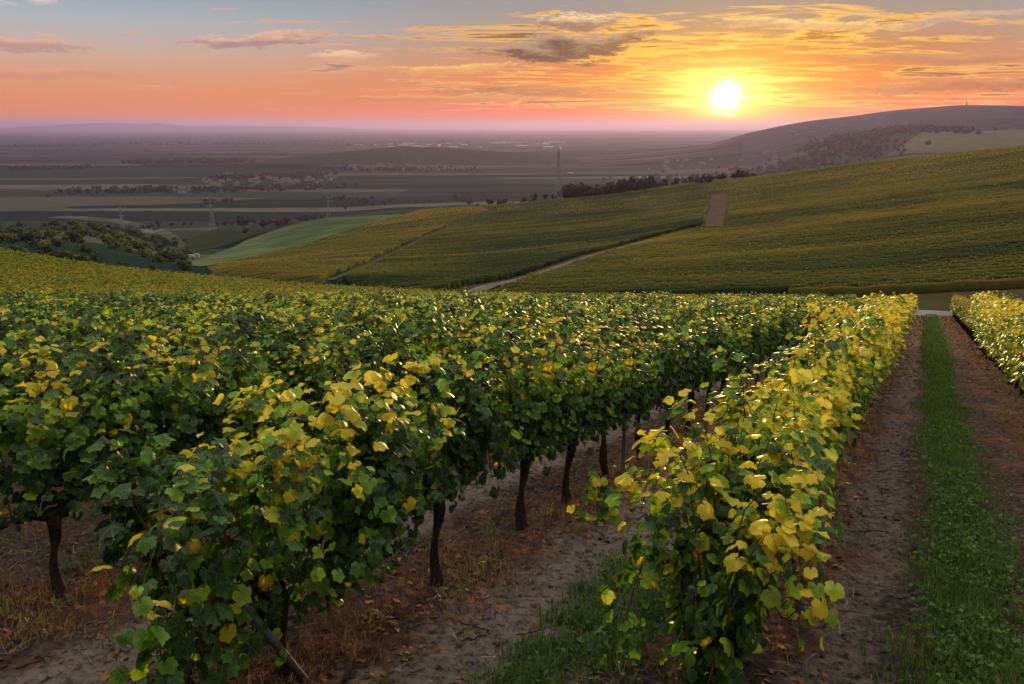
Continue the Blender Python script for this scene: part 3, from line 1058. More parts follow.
# first vine of the left row hangs low and wide over the leaning post; first vine beside the lane is bushy to the ground
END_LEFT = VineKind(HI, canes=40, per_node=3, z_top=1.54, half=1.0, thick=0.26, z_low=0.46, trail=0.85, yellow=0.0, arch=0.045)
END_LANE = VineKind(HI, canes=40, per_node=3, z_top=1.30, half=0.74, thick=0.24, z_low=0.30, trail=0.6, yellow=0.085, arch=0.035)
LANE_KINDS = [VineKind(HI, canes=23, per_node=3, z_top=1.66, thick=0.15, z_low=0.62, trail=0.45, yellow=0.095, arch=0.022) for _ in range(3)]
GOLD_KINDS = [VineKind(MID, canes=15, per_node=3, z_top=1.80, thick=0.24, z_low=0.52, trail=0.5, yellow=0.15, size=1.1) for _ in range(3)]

# ------------------------------------------------------------------ the vine rows
STEP = 1.25
rows = [('gold', -4.55), ('right', -2.2), ('lane', 0.86), ('post', 3.3)]
rows += [('r%d' % k, 3.3 + 2.35 * k) for k in range(1, 75)]
ORD = ['first', 'second', 'third', 'fourth', 'fifth', 'sixth', 'seventh', 'eighth', 'ninth', 'tenth', 'eleventh', 'twelfth']
cand, beside = [], []
for ri, (nm, v) in enumerate(rows):
    u0 = {'post': 2.5, 'lane': 4.45, 'right': 3.0, 'gold': 3.0}.get(nm, 3.2 if nm == 'r1' else 2.6)
    us = [3.15, 5.0, 6.4, 7.6] if nm == 'post' else [4.4, 5.35] if nm == 'lane' else [u0]
    while us[-1] < U_END - 1 - STEP + min(max(v - 20, 0) * 0.35, 30):
        us.append(us[-1] + STEP)
    for u in us:
        ju = u + (RNG.uniform(-0.1, 0.1) if u > u0 + 2 else 0)
        x, y = xy_of(ju, v)
        z = float(terr(x, y))
        d = math.hypot(x, y)
        px, py = project(x, y, z + 1.2)
        pad = F_PX * 1.0 / max(d, 1)
        if y > 0.5 and -pad < px < 1024 + pad and py < 684 + pad * 1.2 and d > 1.5:
            cand.append((d, nm, v, ju, x, y, z, ri))
        elif y > 0.3 and -420 < px < 1300 and d > 3.5:
            beside.append((d, nm, v, ju, x, y, z, ri))
cand.sort(key=lambda c: c[0])
singles, rest = cand[:300], cand[300:]

row_words = {'lane': 'the row left of the grass lane', 'post': 'the leaning post row', 'right': 'the row right of the grass lane',
             'gold': 'the second row right of the grass lane', 'r1': 'the first row behind the leaning post row',
             'r2': 'the second row behind the leaning post row', 'r3': 'the third row behind the leaning post row'}
counts = {}
for (d, nm, v, u, x, y, z, ri) in sorted(singles, key=lambda c: (c[7], c[3])):
    k = counts.get(nm, 0)
    counts[nm] = k + 1
    root = bpy.data.objects.new('grapevine', None)
    COL.objects.link(root)
    root.location = (x, y, z)
    flip = math.pi if random.random() < 0.5 else 0.0
    root.rotation_euler = (0, 0, math.pi / 2 - ROW_AZ + flip + random.uniform(-0.06, 0.06))
    s = random.uniform(0.94, 1.06)
    root.scale = (1.0, random.uniform(0.92, 1.12), s)
    if nm == 'post' and k == 0:
        kind = END_LEFT
    elif nm == 'lane' and k == 0:
        kind = END_LANE
    elif nm == 'lane':
        kind = LANE_KINDS[k % 3] if d < 13 else GOLD_KINDS[k % 3]
    elif nm in ('right', 'gold'):
        kind = GOLD_KINDS[k % 3]
    elif d < 9.5:
        kind = NEAR_KINDS[random.randrange(4)]
    else:
        kind = MID_KINDS[random.randrange(6)]
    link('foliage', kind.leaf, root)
    link('trunk', TRUNKS[random.randrange(5)], root)
    if d < 22:
        link('canes', kind.cane, root)
    group = 'grapevines planted in rows'
    if nm == 'post' and k == 0:
        lab = 'low hanging green grapevine draped over the leaning grey post at bottom left'
    elif nm == 'lane' and k == 0:
        lab = 'bushy bright yellow and green grapevine at the near end beside the grass lane'
    elif nm in row_words and k < 12 and nm != 'gold':
        look = {'lane': 'yellow green', 'right': 'golden'}.get(nm, 'yellow topped')
        lab = '%s grapevine, %s along %s' % (look, ORD[k], row_words[nm])
    elif nm in row_words:
        lab = 'small grapevine far along %s' % row_words[nm]
    else:
        lab = 'yellow topped grapevine in the crop beyond the third row behind the leaning post'
    tag(root, lab, 'grapevine', group if 'leaning grey post at bottom' not in lab else group)


def far_vines(name, items):
    """the many vines past the counted ones, leaf by leaf"""
    P, NR, TP, SZ, TN = [], [], [], [], []
    tr = MB()
    for (d, nm, v, u, x, y, z, ri) in items:
        n = int(np.clip(210 * (30.0 / d) ** 0.9, 60, 210))
        s = 0.115 * (210.0 / n) ** 0.5
        lx = RNG.uniform(-0.68, 0.68, n)
        face = RNG.random(n)
        lz = np.where(face < 0.38, RNG.normal(1.6, 0.12, n), RNG.uniform(0.7, 1.6, n))
        sd = RNG.choice([-1.0, 1.0], n)
        ly = np.where(face < 0.38, RNG.uniform(-0.2, 0.2, n), sd * RNG.uniform(0.10, 0.26, n))
        px = x + lx * RU[0] + ly * RV[0]
        py = y + lx * RU[1] + ly * RV[1]
        P.append(np.stack([px, py, z + lz], -1))
        out = np.stack([sd * RV[0], sd * RV[1], np.zeros(n)], -1)
        top = np.where(face < 0.38, 1.0, 0.0)[:, None]
        NR.append(out * (0.85 - 0.5 * top) + np.array([0, 0, 1.0]) * (0.4 + 0.6 * top) + rand_unit(n) * 0.5)
        TP.append(np.array([0, 0, -1.0]) + rand_unit(n) * 0.7)
        SZ.append(RNG.uniform(0.8, 1.25, n) * s)
        hh = (lz - 0.6) / 1.3
        yl = {'lane': 0.14, 'right': 0.18, 'gold': 0.18}.get(nm, 0.0)
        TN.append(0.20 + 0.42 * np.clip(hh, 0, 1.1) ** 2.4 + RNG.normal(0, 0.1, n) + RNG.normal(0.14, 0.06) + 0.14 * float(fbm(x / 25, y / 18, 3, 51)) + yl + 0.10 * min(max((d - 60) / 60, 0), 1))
    cat = lambda L: np.concatenate(L)
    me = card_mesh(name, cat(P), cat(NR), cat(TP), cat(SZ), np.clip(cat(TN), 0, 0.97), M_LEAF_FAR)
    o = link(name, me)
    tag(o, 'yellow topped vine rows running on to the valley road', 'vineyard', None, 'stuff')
    t = MB()
    for (d, nm, v, u, x, y, z, ri) in items:
        if d < 75:
            t.tube([(x, y, z - 0.1), (x + 0.02, y, z + 0.85)], [0.05, 0.04], 5)
    link('vine_trunks', t.mesh('vine_trunks', [M_BARK], True), o)
    bpy.data.objects['vine_trunks']['kind'] = 'stuff'


far_vines('distant_vines', rest + beside)

# ------------------------------------------------------------------ posts
def leaning_post():
    fx, fy = xy_of(3.22, 3.12)
    z0 = float(near_z(3.22, 3.12))
    # top leans back toward the near end of the row
    tx, ty = xy_of(2.62, 3.3)
    tz = float(near_z(2.62, 3.3)) + 1.16
    root = bpy.data.objects.new('trellis_post', None)
    COL.objects.link(root)
    root.location = (fx, fy, z0)
    mb = MB()
    mb.tube([((fx - fx) - (tx - fx) * 0.1, -(ty - fy) * 0.1, -0.15), (tx - fx, ty - fy, tz - z0)], [0.026, 0.024], 8)
    link('post', mb.mesh('post', [M_GREYPOST], True), root)
    c = MB()
    d = np.array([tx - fx, ty - fy, tz - z0])
    c.tube([d * 0.985, d * 1.01], [0.029, 0.026], 8)
    link('cap', c.mesh('cap', [M_GREYPOST], True), root)
    tag(root, 'leaning grey metal end post poking out of the first vine at left', 'post')


leaning_post()


def straight_post(u, v, h, label, r=0.022, m=None):
    x, y = xy_of(u, v)
    mb = MB()
    mb.tube([(0, 0, -0.2), (0, 0, h)], [r, r], 8)
    mb.box((0, 0, h + 0.004), (r * 1.5, r * 1.5, 0.014))
    o = link('trellis_stake', mb.mesh('trellis_stake', [m or M_GREYPOST]), None, (x, y, float(near_z(u, v))))
    o.rotation_euler = (0.03, -0.02, 0.4)
    tag(o, label, 'post')


straight_post(4.05, 0.98, 0.85, 'slim grey stake standing inside the nearest vine beside the grass lane')


for q, (u_, v_, lb) in enumerate([(9.3, 3.3, 'first grey stake among the trunks of the leaning post row'), (15.6, 3.3, 'second grey stake among the trunks of the leaning post row'),
                                 (24.3, -2.2, 'pale stake at the foot of the row right of the grass lane, nearest one'),
                                 (32.0, -2.2, 'pale stake at the foot of the row right of the grass lane, second one')]):
    straight_post(u_, v_ - 0.05, 1.55, lb, 0.026)


# ------------------------------------------------------------------ near soil with real clods, grass, litter
def build_clods():
    def patch(name, u0, u1, v0, v1, nu, nv, lift):
        u = u0 * (u1 / u0) ** np.linspace(0, 1, nu)
        v = np.linspace(v0, v1, nv)
        U, Vv = np.meshgrid(u, v, indexing='ij')
        X, Y = xy_of(U, Vv)
        b = fbm(X * 2.2, Y * 2.2, 5, 21) * 0.06 + np.abs(fbm(X * 8, Y * 8, 4, 33)) * 0.06
        rut = -0.03 * np.exp(-((Vv - 2.2) / 0.35) ** 2) - 0.02 * np.exp(-((Vv - 0.15) / 0.25) ** 2)
        e = np.minimum(np.minimum(U - u0, u1 - U) / 0.5, np.minimum(Vv - v0, v1 - Vv) / 0.3)
        e = np.clip(e, 0, 1)
        Z = near_z(U, Vv) + (lift + b + rut) * e - 0.02 * (1 - e)
        P = np.stack([X, Y, Z], -1).reshape(-1, 3)
        i, j = np.meshgrid(np.arange(nu - 1), np.arange(nv - 1), indexing='ij')
        Q = np.stack([i * nv + j, (i + 1) * nv + j, (i + 1) * nv + j + 1, i * nv + j + 1], -1).reshape(-1, 4)
        me = mesh_from(name, P, Q.ravel(), np.full(len(Q), 4), [M_SOIL], None, True)
        if me.polygons[0].normal.z < 0:
            me.flip_normals()
        tag(link(name, me), kind='structure')
    patch('bare_soil', 1.0, 30.0, -4.0, 8.5, 520, 330, 0.055)


build_clods()


def ground_xyz(u, v):
    X, Y = xy_of(u, v)
    b = fbm(X * 2.2, Y * 2.2, 5, 21) * 0.06 + np.abs(fbm(X * 8, Y * 8, 4, 33)) * 0.06
    inside = (u > 1.3) & (u < 29.7) & (v > -3.8) & (v < 8.3)
    return np.stack([X, Y, near_z(u, v) + np.where(inside, 0.045 + b, 0.0)], -1)


def blades(name, u, v, hgt, wid, tint, m, lean=0.5, label=None, flat=False):
    """grass or straw: one bent three-corner-plus-tip blade each"""
    n = len(u)
    B = ground_xyz(u, v)
    a = RNG.uniform(0, 2 * math.pi, n)
    d = np.stack([np.cos(a), np.sin(a), np.zeros(n)], -1)
    s = np.stack([-np.sin(a), np.cos(a), np.zeros(n)], -1) * wid[:, None]
    if flat:
        up = np.array([0, 0, 1.0]) * RNG.uniform(0.0, 0.25, n)[:, None] * hgt[:, None]
        mid = B + d * hgt[:, None] * 0.5 + up + np.array([0, 0, 0.01])
        tip = B + d * hgt[:, None] + np.array([0, 0, 0.012])
        B = B + np.array([0, 0, 0.008])
    else:
        ln = RNG.uniform(0.1, 1.0, n)[:, None] * lean
        mid = B + np.array([0, 0, 0.6]) * hgt[:, None] + d * hgt[:, None] * ln * 0.3
        tip = B + np.array([0, 0, 1.0]) * (hgt[:, None] * (1 - 0.35 * ln)) + d * hgt[:, None] * ln
        B = B - np.array([0, 0, 0.01])
    V = np.stack([B - s, B + s, mid + s * 0.8, mid - s * 0.8, tip], 1).reshape(-1, 3)
    k = np.arange(n) * 5
    loops = np.stack([k, k + 1, k + 2, k + 3, k + 3, k + 2, k + 4], -1).ravel()
    sizes = np.tile([4, 3], n)
    me = mesh_from(name, V, loops, sizes, [m], None, True, {'tint': ('FLOAT', np.repeat(tint, 5))})
    o = link(name, me)
    tag(o, label, None, None, 'stuff')


def build_grass():
    # the grass lane, thinning with distance
    n = 80000
    u = 3.5 + (U_END - 3.5) * RNG.random(n) ** 2.6
    w = 0.40 + 0.10 * vnoise(u * 1.3, u * 0, 3)
    c = -0.60 + 0.04 * vnoise(u * 0.6, u * 0 + 4, 8)
    patchy = vnoise(u * 1.1, u * 0 + 9, 44)
    w = w * (1 + 0.30 * patchy + 0.15 * vnoise(u * 4.0, u * 0 + 2, 45))
    v = c + w * np.clip(RNG.normal(0, 0.5, n), -1.25, 1.25)
    far = np.clip(u / 12.0, 1, 4)
    h = RNG.uniform(0.04, 0.13, n) * (1 + 0.15 * (far - 1))
    t = np.clip(0.48 + RNG.normal(0, 0.17, n) + np.where(RNG.random(n) < 0.06, 0.45, 0) + 0.12 * vnoise(u * 2, v * 6, 5), 0, 1)
    blades('grass', u, v, h, 0.0035 * far, t, M_GRASS, 0.6, 'green grass strip down the middle of the lane')
    # patch at the foot of the lane row and scattered tufts
    U_, V_, H_, T_ = [], [], [], []
    def tuft(uc, vc, r, n, h, t0):
        U_.append(RNG.normal(uc, r, n)); V_.append(RNG.normal(vc, r, n))
        H_.append(RNG.uniform(0.5, 1.2, n) * h); T_.append(np.clip(RNG.normal(t0, 0.15, n), 0, 1))
    for _ in range(70):
        tuft(RNG.uniform(3.6, 6.2), RNG.uniform(1.35, 2.15), 0.09, 70, 0.12, 0.4)
    for _ in range(26):
        tuft(RNG.uniform(4, 26), RNG.uniform(1.2, 2.0), 0.12, 60, 0.11, 0.4)
    for _ in range(170):
        v0 = RNG.choice([3.3, 5.65, 8.0, 0.92, -2.2]) + RNG.normal(0, 0.3)
        tuft(RNG.uniform(2.5, 25), v0, 0.09, 30, 0.13, RNG.choice([0.4, 0.8, 0.95]))
    for _ in range(60):
        tuft(RNG.uniform(2, 6), RNG.uniform(3.8, 7.6), 0.10, 30, 0.10, RNG.choice([0.35, 0.5, 0.9]))
    u, v = np.concatenate(U_), np.concatenate(V_)
    blades('weeds', u, v, np.concatenate(H_), np.full(len(u), 0.0035), np.concatenate(T_), M_GRASS, 0.9, 'tufts of grass and weeds between the vine rows')


build_grass()


def build_rust():
    U_, V_ = [], []
    for _ in range(520):
        v0 = RNG.choice([0.86, 3.3, 3.3, 5.65, 5.65, 8.0, -2.2]) + RNG.normal(0, 0.32)
        u0 = 2.2 + 24 * RNG.random() ** 1.5
        k = int(RNG.integers(20, 70))
        U_.append(RNG.normal(u0, 0.12, k))
        V_.append(RNG.normal(v0, 0.10, k))
    u, v = np.concatenate(U_), np.concatenate(V_)
    n = len(u)
    blades('dead_grass', u, v, RNG.uniform(0.04, 0.13, n), RNG.uniform(0.002, 0.0035, n), np.clip(RNG.normal(0.62, 0.2, n), 0, 1), M_DRY, 1.1,
           'rusty dead grass under the vine rows')


build_rust()


def build_clover():
    """broad leaved low weeds in the near lane"""
    n = 9000
    u = 3.8 + 12 * RNG.random(n) ** 1.7
    v = RNG.normal(-0.62, 0.26, n)
    keep = (vnoise(u * 2.3, v * 4, 12) > -0.25) & (v > -1.2) & (v < -0.05)
    u, v = u[keep], v[keep]
    n2 = 1200
    u = np.concatenate([u, RNG.uniform(3.6, 6.4, n2)])
    v = np.concatenate([v, RNG.normal(1.7, 0.25, n2)])
    n = len(u)
    P = ground_xyz(u, v) + np.stack([np.zeros(n), np.zeros(n), RNG.uniform(0.02, 0.11, n)], -1)
    nr = np.array([0, 0, 1.0]) + rand_unit(n) * 0.75
    tn = np.clip(RNG.normal(0.42, 0.16, n), 0, 0.9)
    me = card_mesh('ground_cover', P, nr, rand_unit(n), RNG.uniform(0.018, 0.045, n), tn, M_GRASS)
    tag(link('ground_cover', me), 'broad leaved weeds growing low in the near lane', None, None, 'stuff')


build_clover()


def build_lumps():
    """loose lumps of soil and small stones"""
    n = 9000
    u = 2.0 + 34 * RNG.random(n) ** 1.6
    v = RNG.uniform(-3.2, 8.2, n)
    k = ~((v > -0.95) & (v < -0.25))
    u, v = u[k], v[k]
    n = len(u)
    C = ground_xyz(u, v)
    o = np.array([(1, 0, 0), (-1, 0, 0), (0, 1, 0), (0, -1, 0), (0, 0, 1), (0, 0, -1), (.6, .6, .5), (-.6, .6, .5), (-.6, -.6, .5), (.6, -.6, .5)], float)
    f = np.array([(4, 6, 7), (4, 7, 8), (4, 8, 9), (4, 9, 6), (6, 0, 2), (6, 2, 7), (7, 2, 1), (7, 1, 8), (8, 1, 3), (8, 3, 9), (9, 3, 0), (9, 0, 6),
                  (5, 2, 0), (5, 1, 2), (5, 3, 1), (5, 0, 3), (6, 4, 9)][:16])
    sz = 0.006 + 0.028 * RNG.random(n) ** 3
    V = C[:, None] + o[None] * sz[:, None, None] * RNG.uniform(0.6, 1.3, (n, 10, 1)) * np.array([1, 1, 0.8])
    F = (np.arange(n)[:, None, None] * 10 + f[None]).reshape(-1, 3)
    tag(link('soil_lumps', mesh_from('soil_lumps', V.reshape(-1, 3), F.ravel(), np.full(len(F), 3), [M_SOIL], None, False)), 'loose lumps of soil and stones', None, None, 'stuff')


build_lumps()


def build_litter():
    # fallen vine leaves, mostly under the rows, rusty brown
    n = 8000
    rv = RNG.choice([-2.2, 0.92, 0.92, 3.3, 3.3, 5.65, 8.0], n)
    v = rv + RNG.normal(0, 0.55, n)
    u = 2.2 + 30 * RNG.random(n) ** 1.7
    keep = (vnoise(u * 1.4, v * 2.2, 17) > -0.15) | (RNG.random(n) < 0.25)
    keep &= ~((v > -1.0) & (v < -0.2))
    u, v = u[keep], v[keep]
    uf = 20 + 56 * RNG.random(9000) ** 1.3
    vf = RNG.choice([-2.2, 0.86, 3.3], 9000) + RNG.normal(0, 0.55, 9000)
    kf = ~((vf > -1.0) & (vf < -0.2))
    u, v = np.concatenate([u, uf[kf]]), np.concatenate([v, vf[kf]])
    n = len(u)
    P = ground_xyz(u, v) + np.array([0, 0, 0.018])
    nr = np.array([0, 0, 1.0]) + rand_unit(n) * 0.7
    sz = RNG.uniform(0.022, 0.06, n) * np.clip(u / 22, 1, 2.6)
    tn = np.clip(RNG.normal(0.40, 0.22, n), 0, 0.9)
    V, F, t_, lp = leaves_geom(MID, P, nr, rand_unit(n), sz, tn)
    me = mesh_from('leaf_litter', V, F.ravel(), np.full(len(F), 3), [M_DRY], None, True, {'tint': ('FLOAT', t_)})
    tag(link('leaf_litter', me), 'rusty fallen leaves scattered under the vine rows', None, None, 'stuff')
    n = 16000
    u = 2.0 + 24 * RNG.random(n) ** 1.8
    v = RNG.uniform(-3.0, 8.2, n)
    keep = ~((v > -1.0) & (v < -0.2)) & ((vnoise(u * 1.1, v * 1.7, 27) > -0.2))
    u, v = u[keep], v[keep]
    n = len(u)
    blades('straw_litter', u, v, RNG.uniform(0.05, 0.20, n), RNG.uniform(0.0012, 0.003, n), np.clip(RNG.normal(0.5, 0.25, n), 0, 1), M_STRAW, 0.5,
           'dry straw and stalks lying on the bare soil', True)
    tw = MB()
    for _ in range(420):
        uu, vv = 2.4 + 20 * random.random() ** 1.6, random.uniform(-3, 8)
        if -1.05 < vv < -0.15:
            continue
        p = ground_xyz(np.array([uu]), np.array([vv]))[0] + np.array([0, 0, 0.012])
        a, L = random.uniform(0, 6.28), random.uniform(0.12, 0.5)
        q = [p + np.array([math.cos(a + 0.5 * t * random.uniform(-1, 1)) * L * t, math.sin(a) * L * t, SLOPE * 0 + 0.02 * math.sin(3 * t)]) for t in (0, 0.33, 0.66, 1)]
        for w in q:
            uu2, vv2 = uv_of(w[0], w[1])
            w[2] = ground_xyz(np.array([uu2]), np.array([vv2]))[0][2] + 0.012
        r = random.uniform(0.003, 0.008)
        tw.tube(q, [r, r * 0.9, r * 0.8, r * 0.5], 5)
    tag(link('twigs', tw.mesh('twigs', [M_BARK], True)), 'pruned cane pieces lying on the soil', None, None, 'stuff')


build_litter()


def build_sucker():
    """the small yellowing shoot rooted in the row floor beside the trunks"""
    x, y = xy_of(7.15, 2.72)
    z = float(near_z(7.15, 2.72))
    n = 46
    t = RNG.random(n)
    pos = np.stack([RNG.normal(0, 0.14, n) + 0.1 * t, RNG.normal(0, 0.1, n), 0.05 + 0.5 * t], -1)
    nr = np.array([0.2, -0.7, 0.6]) + rand_unit(n) * 0.6
    tp = np.array([0, -0.2, -1.0]) + rand_unit(n) * 0.5
    tn = np.clip(RNG.normal(0.62, 0.22, n), 0.2, 0.98)
    root = bpy.data.objects.new('vine_shoot', None)
    COL.objects.link(root)
    root.location = (x, y, z)
    link('foliage', leaf_mesh('shoot_foliage', HI, (pos, nr, tp, RNG.uniform(0.045, 0.08, n), tn), M_LEAF), root)
    mb = MB()
    for k in range(4):
        a = k * 1.6
        mb.tube([(0, 0, -0.05), (0.05 * math.cos(a), 0.05 * math.sin(a), 0.25), (0.14 * math.cos(a) + 0.05, 0.12 * math.sin(a), 0.52)], [0.006, 0.005, 0.003], 5)
    link('stem', mb.mesh('stem', [M_CANE], True), root)
    tag(root, 'small orange and yellow vine shoot on the bare soil beside the post row', 'shoot')


build_sucker()

# ------------------------------------------------------------------ vineyards on the facing slope
def inside(poly, x, y):
    r = np.zeros(x.shape, bool)
    n = len(poly)
    for i in range(n):
        x1, y1 = poly[i]
        x2, y2 = poly[(i + 1) % n]
        c = ((y1 > y) != (y2 > y)) & (x < (x2 - x1) * (y - y1) / (y2 - y1 + 1e-12) + x1)
        r ^= c
    return r


def densify(px):
    return [hit(*q) for q in px]


def hill_vineyard(name, poly, ang, spacing, hgt, tint0, label, dens=1.0, card=1.0, hole=None):
    """parallel hedged rows over a parcel outlined in world metres"""
    P = np.array(poly)
    c, s = math.cos(ang), math.sin(ang)
    a = P[:, 0] * c + P[:, 1] * s
    b = -P[:, 0] * s + P[:, 1] * c
    pos, nr, tp, sz, tn = [], [], [], [], []
    coreV, coreF, coreT = [], [], []
    for bb in np.arange(b.min(), b.max(), spacing):
        L = np.arange(a.min(), a.max(), 1.0)
        x, y = L * c - bb * s, L * s + bb * c
        ok = inside(poly, x, y)
        if hole:
            ok &= ~inside(hole, x, y)
        if not ok.any():
            continue
        d = np.hypot(x, y)
        z = terr(x, y)
        px, py = project(x, y, z + hgt)
        ok &= (px > -60) & (px < 1090)
        rt = RNG.normal(0, 0.09) + 0.12 * float(vnoise(bb / 17.0, 3.3, 61))
        # a low bumpy hedge core
        hh = hgt * (0.80 + 0.16 * fbm(x * 0.7, y * 0.7 + bb, 3, 31))
        w = 0.33
        nx, ny = -s * w, c * w
        base = len(coreV) and sum(len(q) for q in coreV)
        ring = np.stack([np.stack([x - nx * 1.0, y - ny * 1.0, z + 0.12], -1), np.stack([x - nx * 0.9, y - ny * 0.9, z + hh * 0.8], -1),
                         np.stack([x, y, z + hh], -1), np.stack([x + nx * 0.9, y + ny * 0.9, z + hh * 0.8], -1),
                         np.stack([x + nx * 1.0, y + ny * 1.0, z + 0.12], -1)], 1)
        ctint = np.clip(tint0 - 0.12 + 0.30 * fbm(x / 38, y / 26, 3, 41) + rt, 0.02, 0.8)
        coreT_row = np.stack([ctint - 0.16, ctint, ctint + 0.06, ctint, ctint - 0.16], 1).reshape(-1)  # row shading put into the tint: darker foot, lighter ridge
        seg = np.where(ok[:-1] & ok[1:] & (d[:-1] < 420))[0]
        if len(seg):
            coreV.append(ring.reshape(-1, 3))
            coreT.append(coreT_row)
            for k in range(4):
                coreF.append(np.stack([base + seg * 5 + k, base + (seg + 1) * 5 + k, base + (seg + 1) * 5 + k + 1, base + seg * 5 + k + 1], -1))
        # leaves
        per = 1.7 * dens * np.clip(7.0 * (110.0 / np.maximum(d, 60)) ** 1.15, 0.9, 8.0)
        cnt = np.where(ok, np.floor(per + RNG.random(len(per))), 0).astype(int)
        idx = np.repeat(np.arange(len(L)), cnt)
        n = len(idx)
        if not n:
            continue
        off = RNG.uniform(0, 1.0, n)
        f = RNG.random(n)
        top = f < 0.5
        lz = np.where(top, RNG.normal(0.92, 0.12, n), RNG.uniform(0.3, 0.9, n)) * hgt
        sd = np.where(RNG.random(n) < 0.75, -1.0, 1.0)
        lw = np.where(top, RNG.uniform(-0.3, 0.3, n), sd * RNG.uniform(0.25, 0.45, n))
        X = x[idx] + off * c - lw * s
        Y = y[idx] + off * s + lw * c
        pos.append(np.stack([X, Y, z[idx] + lz], -1))
        o = np.stack([-s * np.sign(lw), c * np.sign(lw), np.zeros(n)], -1)
        nr.append(o * 0.30 + np.array([0, 0, 1.0]) * (0.7 + 0.4 * top)[:, None] + rand_unit(n) * 0.20)
        tp.append(o + rand_unit(n) * 0.9)
        sz.append(np.clip(0.23 * (d[idx] / 110.0) ** 0.75, 0.21, 0.8) * RNG.uniform(0.7, 1.3, n) * card)
        g1 = fbm(X / 38, Y / 26, 3, 41)
        tn.append(np.minimum(tint0 + 0.45 * (lz / hgt - 0.88) + 0.30 * g1 + rt + RNG.normal(0, 0.05, n), 0.80))  # tint climbs with height: yellower tops, plus row shading put into the colour
    pos, nr, tp, sz, tn = map(np.concatenate, (pos, nr, tp, sz, tn))
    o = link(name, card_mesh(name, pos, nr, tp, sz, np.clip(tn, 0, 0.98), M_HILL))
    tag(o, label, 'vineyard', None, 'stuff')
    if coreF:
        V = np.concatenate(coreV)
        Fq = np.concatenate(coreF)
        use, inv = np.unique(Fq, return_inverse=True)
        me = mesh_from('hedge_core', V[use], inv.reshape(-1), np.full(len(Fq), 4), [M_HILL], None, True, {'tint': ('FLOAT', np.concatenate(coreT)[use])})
        k = link('hedge_core', me, o)
        k['kind'] = 'stuff'
    print(name, len(pos))


def crest(pxs, r):
    return [at_r(p, q) for p, q in zip(pxs, r)]


# right-hand slope, beyond the valley road
right_poly = [at_r(462, 104)] + [(p[0] + 4, p[1] - 3.0) for p in ROAD2] + H([(702, 226)]) + [hit(703, 212), hit(708, 190)] + crest([712, 800, 900, 1024, 1140], [640, 650, 650, 650, 650]) \
    + crest([1140, 1024, 960, 850, 720, 600, 520], [122, 112, 106, 102, 98, 99, 100])
strip_hole = [hit(703, 230), hit(707, 193), hit(729, 193), hit(724, 230)]
mid_poly = [(p[0] - 4, p[1] + 2.5) for p in ROAD2] + [hit(703, 226), hit(703, 212), hit(708, 190)] + crest([690, 600, 492], [650, 630, 560]) \
    + [(p[0] + 2.5, p[1] - 1) for p in reversed(TRACK)] + [at_r(345, 125), at_r(400, 112), at_r(440, 106)]
left_poly = [(p[0] - 2.5, p[1] + 1.5) for p in TRACK] + crest([480, 420], [560, 700]) + [hit(402, 217), hit(355, 230.5), hit(320, 241.5), hit(275, 253.5), hit(232, 263.5), hit(205, 268.5)] + [at_r(205, 185), at_r(250, 165), at_r(300, 140), at_r(325, 128)]
hill_vineyard('facing_vineyard', right_poly, math.radians(4), 3.0, 1.7, 0.56, 'wide vineyard slope rising to the right behind the valley road', 1.0, hole=strip_hole)
hill_vineyard('middle_vineyard', mid_poly, math.radians(8), 3.0, 1.7, 0.42, 'green vineyard slope between the footpath and the pale farm track', 0.9)
hill_vineyard('brown_vineyard', left_poly, math.radians(24), 3.0, 1.6, 0.56, 'brownish vineyard slope between the footpath and the pale green meadow', 0.8)


# ------------------------------------------------------------------ trees and bushes
def crown_mesh(name, seed, h, w, n, m, base=0.25, lobes=7, card=0.16, trange=(0.05, 0.75)):
    r = np.random.default_rng(seed)
    ctr = np.stack([r.normal(0, 0.24, lobes) * w, r.normal(0, 0.24, lobes) * w, (base + (1 - base) * r.uniform(0.2, 0.82, lobes)) * h], -1)
    rad = r.uniform(0.20, 0.34, lobes) * w
    k = r.integers(0, lobes, n)
    d = r.normal(size=(n, 3))
    d /= np.linalg.norm(d, axis=1)[:, None]
    q = r.random(n) ** 0.4
    pos = ctr[k] + d * (rad[k] * q)[:, None] * np.array([1, 1, 0.95])
    pos[:, 2] = np.maximum(pos[:, 2], 0.04 * h)
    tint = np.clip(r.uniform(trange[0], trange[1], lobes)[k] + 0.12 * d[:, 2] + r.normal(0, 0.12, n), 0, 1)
    nr = d + r.normal(size=(n, 3)) * 0.5
    tp = r.normal(size=(n, 3)) + np.array([0, 0, -0.5])
    return card_mesh(name, pos, nr, tp, r.uniform(0.6, 1.3, n) * card * w, tint, m)


def tree_trunk_mesh(h, w):
    mb = MB()
    mb.tube([(0, 0, -0.6), (0.02 * w, 0, 0.2 * h), (0, 0.02 * w, 0.55 * h)], [0.035 * h, 0.027 * h, 0.012 * h], 7)
    for k in range(4):
        a = k * 1.57 + 0.4
        mb.tube([(0, 0, (0.26 + 0.06 * k) * h), (0.22 * w * math.cos(a), 0.22 * w * math.sin(a), (0.48 + 0.06 * k) * h)], [0.016 * h, 0.006 * h], 5)
    return mb.mesh('trunk', [M_TRUNK], True)


